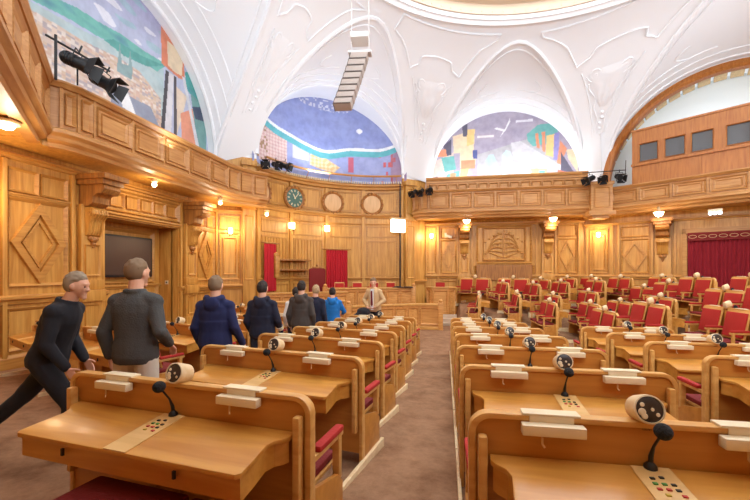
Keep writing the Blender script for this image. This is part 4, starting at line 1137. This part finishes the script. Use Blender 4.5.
for k,(x,y,z) in enumerate(((-1.45,18.0,5.42),(-1.1,17.85,5.42),(-.72,17.8,5.46))):
    lamp_head('spotlight',(x,y,z),R(-30),R(150+k*12),('left','middle','right')[k]+' of the three small spotlights at the left end of the back gallery','spotlights on the back gallery',.75)
for k,(x,y,z) in enumerate(((6.0,17.6,5.62),(6.5,17.55,5.62),(7.0,17.45,5.62))):
    lamp_head('spotlight',(x,y,z),R(-25),R(120+k*30),('left','middle','right')[k]+' of the three spotlights on the gallery pier at right','spotlights on the gallery pier',.85)
mb=MB(); mb.tube([(5.7,17.7,5.9),(7.3,17.5,5.9)],.02,8); mb.tube([(7.3,17.6,5.4),(7.3,17.5,6.3)],.015,8); tag(mb.build('lamp_bar',BLACK),'thin bar behind the spotlights on the gallery pier','bar')
for k in range(3):
    lamp_head('spotlight',(-6.95+.28*k,14.1+.2*k,5.95+.0*k),R(-20),R(200+30*k),('left','middle','right')[k]+' of the dark spotlights clustered at the left corner of the apse mural','spotlights by the apse mural',.8)
mb=MB(); mb.tube([FR[1].p(JU1-.2,.2,.1),FR[1].p(JU1-.2,5.9,.1)],.035,8); tag(mb.build('cable_duct',BLACK),'thin black vertical cable duct at the right edge of the apse','cable')
# hanging loudspeaker array
LG=mat('speaker_grille',(172,158,148),.6); LG2=mat('speaker_gap',(92,82,76),.7)
e=tag(empty('loudspeaker_array',(-2.42,10.74,7.9)),'pale curved line array loudspeaker hanging below the white vault','loudspeaker'); e.rotation_euler=(0,0,R(6))
zz=0; yy=0
for k in range(8):
    an=R(3+1.6*k); mb=MB(); c_,s_=math.cos(an),math.sin(an)
    fn=lambda x,y,z:(x+.24*(zz+z)-.012*k,yy+y*c_+z*s_,zz-y*s_+z*c_)
    mb.box(-.24,.24,-.14,.2,-.185,0,fn); o=mb.build('speaker_module',LG,e,bevel=.012)
    mb=MB(); mb.box(-.235,.235,-.155,-.135,-.192,-.165,fn); mb.box(-.255,-.24,-.14,.2,-.19,0,fn); mb.build('grille_gap',LG2,e)
    yy-= .2*s_*1.0; zz-=.2*c_
mb=MB(); mb.box(-.33,.33,-.1,.2,.02,.08); 
for sx in (-.25,.25): mb.tube([(sx,.05,.08),(sx,.05,2.75)],.01,6)
mb.box(-.25,.25,-.2,.3,.4,.55); mb.build('rigging',mat('light_grey',(214,210,206),.6),e)

# ------------------------------------------------------------------ two-seat desk bench
def rounded_top(h,z0,z1,r):
    P=[(-h,z0),(h,z0)]
    for k in range(7): a=PI/2*k/6; P.append((h-r+r*math.cos(a),z1-r+r*math.sin(a)))
    for k in range(7): a=PI/2*(1+k/6); P.append((-h+r+r*math.cos(a),z1-r+r*math.sin(a)))
    return P
XZ=lambda a,b,t:(a,t,b)
def make_bench(L):
    h=L/2; t=empty('desk_bench')
    mb=MB(); mb.prism(rounded_top(h-.03,.12,.985,.08),-.02,.02,XZ); mb.build('back_panel',W_PANEL,t,bevel=.004)
    # bent rim all round the panel
    O=rounded_top(h,0,1.0,.1)[2:]; I=rounded_top(h-.035,0,.972,.075)[2:]
    O=[(h,0)]+O+[(-h,0)]; I=[(h-.035,0)]+I+[(-h+.035,0)]
    mb=MB(); n=len(O)
    for yy in (-.032,.032): mb.v+=[(a,yy,b) for a,b in O]+[(a,yy,b) for a,b in I]
    for k in range(n-1):
        mb.f+=[(k,k+1,n+k+1,n+k),(2*n+k,3*n+k,3*n+k+1,2*n+k+1),(k,2*n+k,2*n+k+1,k+1),(n+k,n+k+1,3*n+k+1,3*n+k)]
    mb.f+=[(0,n,3*n,2*n),(n-1,3*n-1,4*n-1,2*n-1)]
    mb.build('rim',W_RIM,t,bevel=.006)
    for sx in (-1,1):
        mb=MB(); mb.box(sx*(h-.065)-.022,sx*(h-.065)+.022,-.085,-.03,.32,.9); mb.build('post',W_RIM,t,bevel=.012)
        mb=MB(); xx=sx*(h-.018); pts=[(.03,.0),(.44,.0),(.44,.3),(.36,.38),(.03,.46)]
        mb.prism(pts,xx-.016,xx+.016,lambda a,b,q:(q,a,b)); mb.build('end_panel',W_PANEL,t,bevel=.006)
        mb=MB(); mb.box(sx*(h+.004)-.014,sx*(h+.004)+.022 if sx>0 else sx*(h+.004)+.014,-.58,.5,-.1,.07); mb.build('plinth',W_PALE,t,bevel=.006)
    # desktop outline with the S-cut ends
    ex=[(h-.1,-.03),(h-.1,-.08),(h-.12,-.11),(h-.16,-.14),(h-.18,-.19),(h-.165,-.32),(h-.16,-.425),(h-.18,-.445)]
    out=[(a,b) for a,b in ex]+[(-a,b) for a,b in ex[::-1]]
    sl=lambda y:.80+.12*(y+.03)
    mb=MB(); mb.prism(out,-.028,0,lambda a,b,q:(a,b,sl(b)+q)); mb.build('desktop',W_DESK,t,bevel=.006)
    ix=[(a-.012,b+.0) for a,b in ex[1:-1]]; full=[(a,b) for a,b in ix]+[(-a,b) for a,b in ix[::-1]]
    mb=MB(); n=len(full)
    for dz in (-.03,-.15): mb.v+=[(a,b+.01,sl(b)+dz) for a,b in full]
    inn=[(a*(1-.02/h),b+.03) for a,b in full]
    for dz in (-.03,-.15): mb.v+=[(a,b,sl(b)+dz) for a,b in inn]
    for k in range(n-1): mb.f+=[(k,k+1,n+k+1,n+k),(2*n+k,3*n+k,3*n+k+1,2*n+k+1),(n+k,n+k+1,3*n+k+1,3*n+k)]
    mb.build('apron',W_DESK,t,ang=30)
    for sx in (-1,1): mb=MB(); mb.box(sx*h*.42-.008,sx*h*.42+.008,-.442,-.43,.665,.705); mb.build('lock',BLACK,t)
    mb=MB(); mb.box(-.03,.03,-.2,-.02,.1,.6); mb.build('centre_support',W_PANEL,t,bevel=.006)
    # control plate with buttons
    mb=MB(); mb.prism([(-.08,-.04),(.08,-.04),(.08,-.443),(-.08,-.443)],.0005,.006,lambda a,b,q:(a,b,sl(b)+q)); cp=mb.build('control_plate',W_PLATE,t)
    cols=[mat('button_green',(70,140,60),.5),mat('button_red',(190,50,40),.5),BLACK,mat('button_yellow',(200,170,60),.5)]
    for k,(bx,by,ci) in enumerate([(-.03,-.13,2),(.01,-.12,2),(-.035,-.165,0),(0,-.165,0),(.035,-.165,2),(-.035,-.2,1),(0,-.2,1),(.035,-.2,2),(.04,-.235,1),(-.02,-.235,3)]):
        mb=MB(); mb.box(bx-.009,bx+.009,by-.007,by+.007,sl(by)+.005,sl(by)+.011); mb.build('button',cols[ci],cp)
    # microphone
    mb=MB(); mb.lathe([(.028,.0),(.026,.015),(.012,.03)],(0,-.05,sl(-.05)+.004),seg=14)
    mc=mb.build('microphone',BLACK,t)
    P=[(0,-.05,sl(-.05)+.02),(0,-.055,.86),(.0,-.08,.915),(.0,-.135,.985)]
    mb=MB(); mb.tube(P,[.011,.011,.006,.006],8); mb.build('gooseneck',BLACK,mc)
    mb=MB(); mb.ball((.0,-.155,1.01),.035,.04,.035); mb.build('foam_cover',FOAM,mc)
    # round loudspeaker drum on top of the panel
    c_,s_=math.cos(R(16)),math.sin(R(16)); zc_=1.045
    fn=lambda x,y,z:(x,y*c_-z*s_,zc_+y*s_+z*c_)
    fn=lambda x,y,z:(x,.03+y*c_+z*s_,zc_-(y*s_)+z*c_)
    mb=MB(); mb.lathe([(.044,.04),(.06,.03),(.066,-.055),(.064,-.075)],axis='y',seg=28,fn=fn); dr=mb.build('speaker_drum',W_PALE,t)
    mb=MB(); mb.lathe([(.064,-.074),(.064,-.08),(.058,-.082),(.056,-.074)],axis='y',seg=28,fn=fn); mb.build('speaker_ring',CREAM,dr)
    mb=MB(); mb.lathe([(.057,-.075),(.052,-.0785),(.02,-.08)],axis='y',seg=28,fn=fn); mb.build('speaker_cone',mat('dark_cone',(58,48,44),.35),dr)
    mb=MB()
    for (a,b,r_) in ((-.034,-.012,.017),(-.026,-.03,.014),(.03,-.022,.009),(.01,.0,.008),(-.03,.02,.01)): mb.lathe([(r_,-.081),(r_*.7,-.085)],(a,0,b),'y',12,fn=fn)
    mb.build('speaker_glint',CREAM,dr)  # pale discs stand in for bright reflections on the cone
    mb=MB(); mb.box(-.02,.02,-.02,.03,.96,1.02); mb.build('drum_bracket',BLACK,dr)
    for sx in (-1,1):
        x=sx*h*.52
        mb=MB(); mb.box(x-.14,x+.14,-.088,-.034,.922,.972); lb=mb.build('reading_lamp',CREAM,t,bevel=.006)
        mb=MB(); mb.box(x-.13,x+.13,-.038,.036,.9995,1.012); mb.box(x-.1,x+.1,-.038,-.032,.97,1.0); mb.build('lamp_hanger',CREAM,lb,bevel=.003)
        mb=MB(); mb.tube([(x-.05,-.075,.915),(x-.05,-.075,.885),(x-.042,-.085,.872)],.005,6); mb.build('pull_hook',GOLD,lb)
        # seats on the far side
        xs=sx*h*.5; w=h*.5-.07
        mb=MB(); mb.box(xs-w,xs+w,.05,.5,.4,.425); st=mb.build('seat',W_RIM,t,bevel=.006)
        mb=MB(); mb.box(xs-w+.012,xs+w-.012,.06,.49,.424,.475); mb.build('seat_cushion',DRED,st,bevel=.018)
        mb=MB(); mb.box(xs-w,xs+w,.022,.05,.5,.975,lambda x,y,z:(x,y+(.975-z)*.26-.0,z)); bk=mb.build('backrest',W_RIM,t,bevel=.008)
        mb=MB(); mb.box(xs-w+.025,xs+w-.025,.05,.085,.53,.945,lambda x,y,z:(x,y+(.975-z)*.26,z)); mb.build('back_cushion',RED,bk,bevel=.016)
    for sx in (-1,0,1):
        x=sx*(h-.03)
        mb=MB(); mb.box(x-.025,x+.025,.38,.43,.42 if sx==0 else .33,.64); mb.box(x-.02,x+.02,.04,.47,.6,.635); am=mb.build('armrest',W_RIM,t,bevel=.008)
        mb=MB(); mb.box(x-.03,x+.03,.1,.46,.632,.672); mb.build('arm_pad',RED,am,bevel=.016)
    return t
ORD=['nearest','second','third','fourth','fifth','sixth','seventh']
protoR=make_bench(1.6); protoL=make_bench(1.9); protoE=make_bench(1.5); protoE.scale=(1,.9,1.16)
used={id(protoR):False,id(protoL):False,id(protoE):False}
def put(proto,x,y,rz,label,group,dz=0,z=None):
    if not used[id(proto)]: used[id(proto)]=True; o=proto
    else: o=copy_tree(proto)
    o.location=(x,y,(floorz(x,y) if z is None else z)+dz); o.rotation_euler=(0,0,rz); tag(o,label,'desk bench',group); return o
YR=[1.99,3.27,4.53,5.88,7.23,8.6,9.9]
plane=lambda y:-.0587*(y-1.98)
for k,y in enumerate(YR):
    put(protoR,.91,y,0,'%s light wood two-seat desk bench in the row just right of the carpeted aisle'%ORD[k],'desk benches right of the aisle',z=plane(y))
YL=[2.2,3.63,4.88,6.13,7.34,8.66,9.95]
for k,y in enumerate(YL):
    put(protoL,-1.68,y,R(-[7.6,10,12,11,10,10,10][k]),'%s light wood two-seat desk bench in the row just left of the carpeted aisle'%ORD[k],'desk benches left of the aisle',z=plane(y))
for k,y in enumerate([3.2,4.38,5.55,6.75,7.95]):
    put(protoR,3.33,y,0,'%s two-seat desk bench in the outer column at right, beyond the row beside the aisle'%ORD[k],'desk benches in the outer right column',z=plane(y))
for k,(x,y) in enumerate([(-4.85,4.95),(-4.8,6.3),(-4.85,7.7),(-4.95,9.1),(-5.1,10.5)]):
    put(protoL,x,y,R(-18),'%s two-seat desk bench in the far left column behind the walking visitors'%ORD[k],'desk benches in the far left column',z=plane(y))
for k,(x,y,rz) in enumerate([(-7.0,5.75,-25),(-7.05,7.3,-25),(-6.9,12.2,-30)]):
    put(protoR,x,y,R(rz),['two-seat desk bench next to the left wall below the diamond panel','two-seat desk bench next to the left wall in front of the corbel pilaster','two-seat desk bench near the left end of the apse by the gallery tip'][k],'desk benches by the left wall',z=max(-.5,plane(y)))
for k,(xx,l) in enumerate(((-1.72,'left of the two dark red folding seats under the nearest left desk'),(-1.03,'right of the two dark red folding seats under the nearest left desk'))):
    e=tag(empty('folding_seat',(xx,1.66-.1*k,floorz(xx,1.5)),R(-7.6)),l,'seat','folding seats under the nearest left desk')
    mb=MB(); mb.box(-.34,.34,-.24,.26,.4,.43); mb.build('seat_frame',W_RIM,e,bevel=.006)
    mb=MB(); mb.box(-.33,.33,-.23,.25,.43,.49); mb.build('seat_cushion',DRED,e,bevel=.018)
    mb=MB(); mb.box(-.04,.04,-.15,.1,.0,.4); mb.box(-.1,.1,-.2,.16,0,.03); mb.build('pedestal',BLACK,e,bevel=.006)
# right wing: red seats facing left, on the rising tiers
for (x,y,z_,al),l in zip(EWP,EWL):
    o=put(protoE,x,y,R(90+al),l,'red seat pairs of the right wing')
lows=[(3.25,13.1,2),(2.55,14.75,-3),(1.25,15.2,-6),(4.2,11.3,2),(4.55,9.7,0)]
for (x,y,al),l in zip(lows,['front desk bench of the right wing in the middle of its front row','front desk bench of the right wing near the dark wall recess','small front desk bench nearest the podium on the right wing','front desk bench just behind the outer column of desks','desk bench at the near end of the right wing front row']):
    put(protoE,x,y,R(90+al),l,'front benches of the right wing')

# ------------------------------------------------------------------ podium, rails and lecterns in front of the apse
PO=Frame((-5.6,13.9),(-1.3,16.6)) ; pn=(Vector((CX,CY,0))-PO.A).dot(PO.n)
if pn<0: PO=Frame((-5.6,13.9),(-1.3,16.6),True)
def curved_counter(name,pts,z0,z1,label,cat,th=.12,cap=.06,post=True):
    e=tag(empty(name),label,cat); P=[Vector((x,y,0)) for x,y in pts]; mb=MB(); mc=MB(); mf=MB()
    for i in range(len(P)-1):
        F_=Frame(pts[i],pts[i+1])
        if (Vector((0,0,0))-F_.A).dot(F_.n)<0: F_=Frame(pts[i],pts[i+1],True)
        F_.box(mb,-.01,F_.L+.01,z0,z1,-th,0); F_.box(mc,-.04,F_.L+.04,z1,z1+cap,-th-.12,.06); F_.box(mc,-.02,F_.L+.02,z0,z0+.12,-th,.04)
        k=max(1,round(F_.L/.55))
        for j in range(k): a=j*F_.L/k+.05; b=(j+1)*F_.L/k-.05; F_.rect_frame(mf,a,b,z0+.2,z1-.1,.045,.03)
    mb.build('front_panel',W_POD,e); mc.build('counter_top',W_RIM,e,bevel=.01); mf.build('panel_moulding',W_POD,e,ang=25)
    if post:
        mp=MB()
        for x,y in (pts[0],pts[-1]): mp.box(x-.09,x+.09,y-.09,y+.09,z0,z1+.12); mp.ball((x,y,z1+.17),.08)
        mp.build('end_post',W_POD,e,bevel=.01)
    return e
# coordinates chosen on the floor in front of the apse
curved_counter('podium_desk',[(-5.0,15.55),(-3.8,16.2),(-2.6,16.65),(-1.4,16.9)],-.5,.95,'long raised oak podium desk with red boards below the apse','podium')
curved_counter('podium_rail',[(-3.4,13.3),(-1.9,14.35),(-1.0,14.75),(-.2,14.75)],-.5,.42,'curved oak rail in front of the podium with a post at its right end','rail')
curved_counter('lectern_desk',[(-.85,17.3),(-.6,17.05),(.1,17.05),(.4,17.35)],-.5,.98,'small round-fronted oak desk right of the podium','desk',post=False)
curved_counter('clerk_desk',[(-5.7,12.3),(-5.1,12.7),(-4.4,13.1),(-3.6,13.4)],-.5,.62,'long low oak clerk desk in front of the left half of the apse','desk',post=False)
curved_counter('side_desk',[(-6.6,13.3),(-5.6,14.0),(-4.6,14.6),(-3.9,15.0)],-.5,.85,'oak counter behind the clerk desk below the narrow curtain','counter',post=False)
for k,(x,y,s_) in enumerate([(-4.5,15.98,.42),(-3.8,16.35,.42),(-3.1,16.6,.4),(-2.4,16.85,.4)]):
    e=tag(empty('name_board',(x,y,1.01),R(25-7*k)),['leftmost','second','third','rightmost'][k]+' of the low red-backed boards standing on the podium desk','board','boards on the podium desk')
    mb=MB(); mb.box(-s_/2-.0,s_/2,-.03,.03,0,.24); mb.build('board_frame',W_RIM,e,bevel=.006)
    mb=MB(); mb.box(-s_/2+.02,s_/2-.02,-.038,-.03,.02,.2); mb.build('board_cloth',RED,e)
def armchair(x,y,z,rz,label,hb=.62):
    e=tag(empty('armchair',(x,y,z),rz),label,'chair','red chairs behind the podium')
    mb=MB(); mb.box(-.26,.26,-.25,.25,.4,.5); mb.build('seat',RED,e,bevel=.03)
    mb=MB(); mb.prism(rounded_top(.25,.5,.5+hb,.18),-.28,-.22,XZ); mb.build('backrest',RED,e,bevel=.02)
    for sx in (-1,1):
        for sy in (-1,1): mb=MB(); mb.box(sx*.23-.02,sx*.23+.02,sy*.22-.02,sy*.22+.02,0,.4); mb.build('leg',W_POD,e)
        mb=MB(); mb.box(sx*.28-.025,sx*.28+.025,-.22,.2,.62,.66); mb.box(sx*.28-.02,sx*.28+.02,.14,.18,.4,.62); mb.build('armrest',W_POD,e,bevel=.008)
pd=MB(); pd.prism([(-5.0,15.75),(-3.8,16.4),(-2.6,16.85),(-1.5,17.1),(-2.2,18.1),(-3.4,18.0),(-5.2,16.9)],-.5,-.1,lambda a,b,t:(a,b,t)); tag(pd.build('podium_platform',CARPET),'low carpeted platform behind the podium desk','platform')
armchair(-4.15,16.95,-.1,R(200),'left red armchair behind the podium desk')
armchair(-3.4,17.3,-.1,R(190),'right red armchair behind the podium desk')
mb=MB(); mb.box(-.45,.45,-.25,.25,0,.02); mb.box(-.4,-.1,-.2,.2,.02,.05); mb.box(.05,.4,-.15,.2,.02,.04)
o=tag(mb.build('document_tray',BLACK,bevel=.004),'dark papers and tray lying on the right end of the podium desk','tray'); o.location=(-1.85,16.92,1.01)
# speaker's high-backed red lectern and the oak desk shelf beside it
sp=tag(empty('speaker_chair',apse(-.34,-.5,1.3)),'tall dark red upholstered chair back in front of the apse shelf','chair'); sp.rotation_euler=(0,0,R(38))
mb=MB(); mb.prism(rounded_top(.36,1.35,2.35,.1),-.05,.05,XZ); mb.build('backrest',DRED,sp,bevel=.02)
mb=MB(); mb.box(-.4,.4,-.07,.07,.0,1.35); mb.box(-.2,.2,-.05,.05,2.35,2.42); mb.ball((0,0,2.47),.06); mb.build('frame',W_DARK,sp,bevel=.01)
mb=MB(); mb.box(-.36,.36,-.6,-.07,.85,1.0); mb.build('seat',DRED,sp,bevel=.02)
sh=tag(empty('wall_shelf',apse(-.5,1.75,.0)),'dark two-tier wall shelf in the apse below the clock','shelf'); sh.rotation_euler=(0,0,math.atan2(FR[1].e.y,FR[1].e.x)+.4*half)
for z in (0,.42):
    mb=MB(); mb.box(-.75,.85,-.4,0,z,z+.07); mb.build('shelf_board',W_DARK,sh,bevel=.008)
mb=MB(); mb.box(-.95,-.75,-.45,0,-.3,.6); mb.ball((-.85,-.3,.65),.12); mb.build('shelf_end',W_TRIM,sh,bevel=.03)
mb=MB(); mb.tube([(-.9,-.2,-.5),(-1.8,-.4,-.55)],.03,8); mb.tube([(-.9,-.2,-.75),(-1.8,-.4,-.8)],.03,8); mb.tube([(-.9,-.2,-.9),(-.9,-.2,-.5)],.03,8); mb.tube([(-1.8,-.4,-1.0),(-1.8,-.4,-.55)],.03,8); mb.build('hand_rail',W_DARK,sh)
e=tag(empty('red_folder',(-.25,17.18,1.04)),'small red box standing on the round-fronted desk','box')
mb=MB(); mb.box(-.2,.2,-.05,.05,0,.2); mb.build('folder_body',RED,e,bevel=.01); mb=MB(); mb.box(-.21,.21,-.06,.06,.2,.22); mb.build('folder_lid',W_RIM,e)
# steps beside the podium
mb=MB()
for k in range(3): mb.box(-.75,.45,15.95+.3*k,16.4+.2*k,-.6,-.38+.13*k)
tag(mb.build('steps',mat('pale_step',(196,170,142),.5),bevel=.01),'three pale steps between the podium and the back wall','steps')
mb=MB(); mb.box(-.35,.35,-.3,.3,0,.16); o=tag(mb.build('footstep',W_POD,bevel=.01),'low oak step under the man in the tan jacket','step'); o.location=(-2.05,11.0,-.5)

# ------------------------------------------------------------------ light and camera
light('skylight_area','AREA',(RCX,RCY,ZR+1.15),330,(.92,.97,1),9.5,(0,0,0),sy=8,shape='ELLIPSE')
def vault_fill(loc,aim,p,sx=5,sy=.5):
    o=light('vault_fill_light','AREA',loc,p*1.3,(.78,.89,1),sx,sy=sy)  # unseen area fill added to whiten the vault, no fitting modelled
    d=Vector(aim)-Vector(loc); o.rotation_euler=d.to_track_quat('-Z','Y').to_euler(); return o
vault_fill((-7.9,9.3,5.2),(-6.9,9.3,11),70,.5,6); vault_fill((2.7,19.08,5.9),(2.7,18.6,11),120,6,.3); vault_fill((10.3,16.6,5.2),(9.6,15.4,11),200,3,.5); vault_fill((-5.3,16.2,6.05),(-4.8,15.6,11),60,1,1)
vault_fill((13.4,9.5,6.3),(3,11,12),520,.6,6); vault_fill((2.7,-.4,6.3),(2.7,12,11.5),650,6,.6); vault_fill((-4.6,1.9,6.3),(2,11,11.5),260,1,1); vault_fill((10.9,1.7,6.3),(2,12,11.5),520,1.5,1.5)  # fills added out of view, where no gallery is built

w=bpy.data.worlds.new('World'); sc.world=w; w.use_nodes=True; w.node_tree.nodes['Background'].inputs[0].default_value=(.8,.85,1,1); w.node_tree.nodes['Background'].inputs[1].default_value=.2
cam=bpy.data.cameras.new('Camera'); co=bpy.data.objects.new('Camera',cam); COL.objects.link(co); sc.camera=co
co.location=(0,0,1.69); co.rotation_euler=(PI/2,0,math.atan2(71,385))
cam.sensor_width=36; cam.lens=36*385/750; cam.shift_y=22/750; cam.clip_start=.05
vs=sc.view_settings; vs.view_transform='Standard'; vs.look='None'; vs.exposure=-0.06; vs.gamma=1
try: vs.use_curve_mapping=False
except Exception: pass
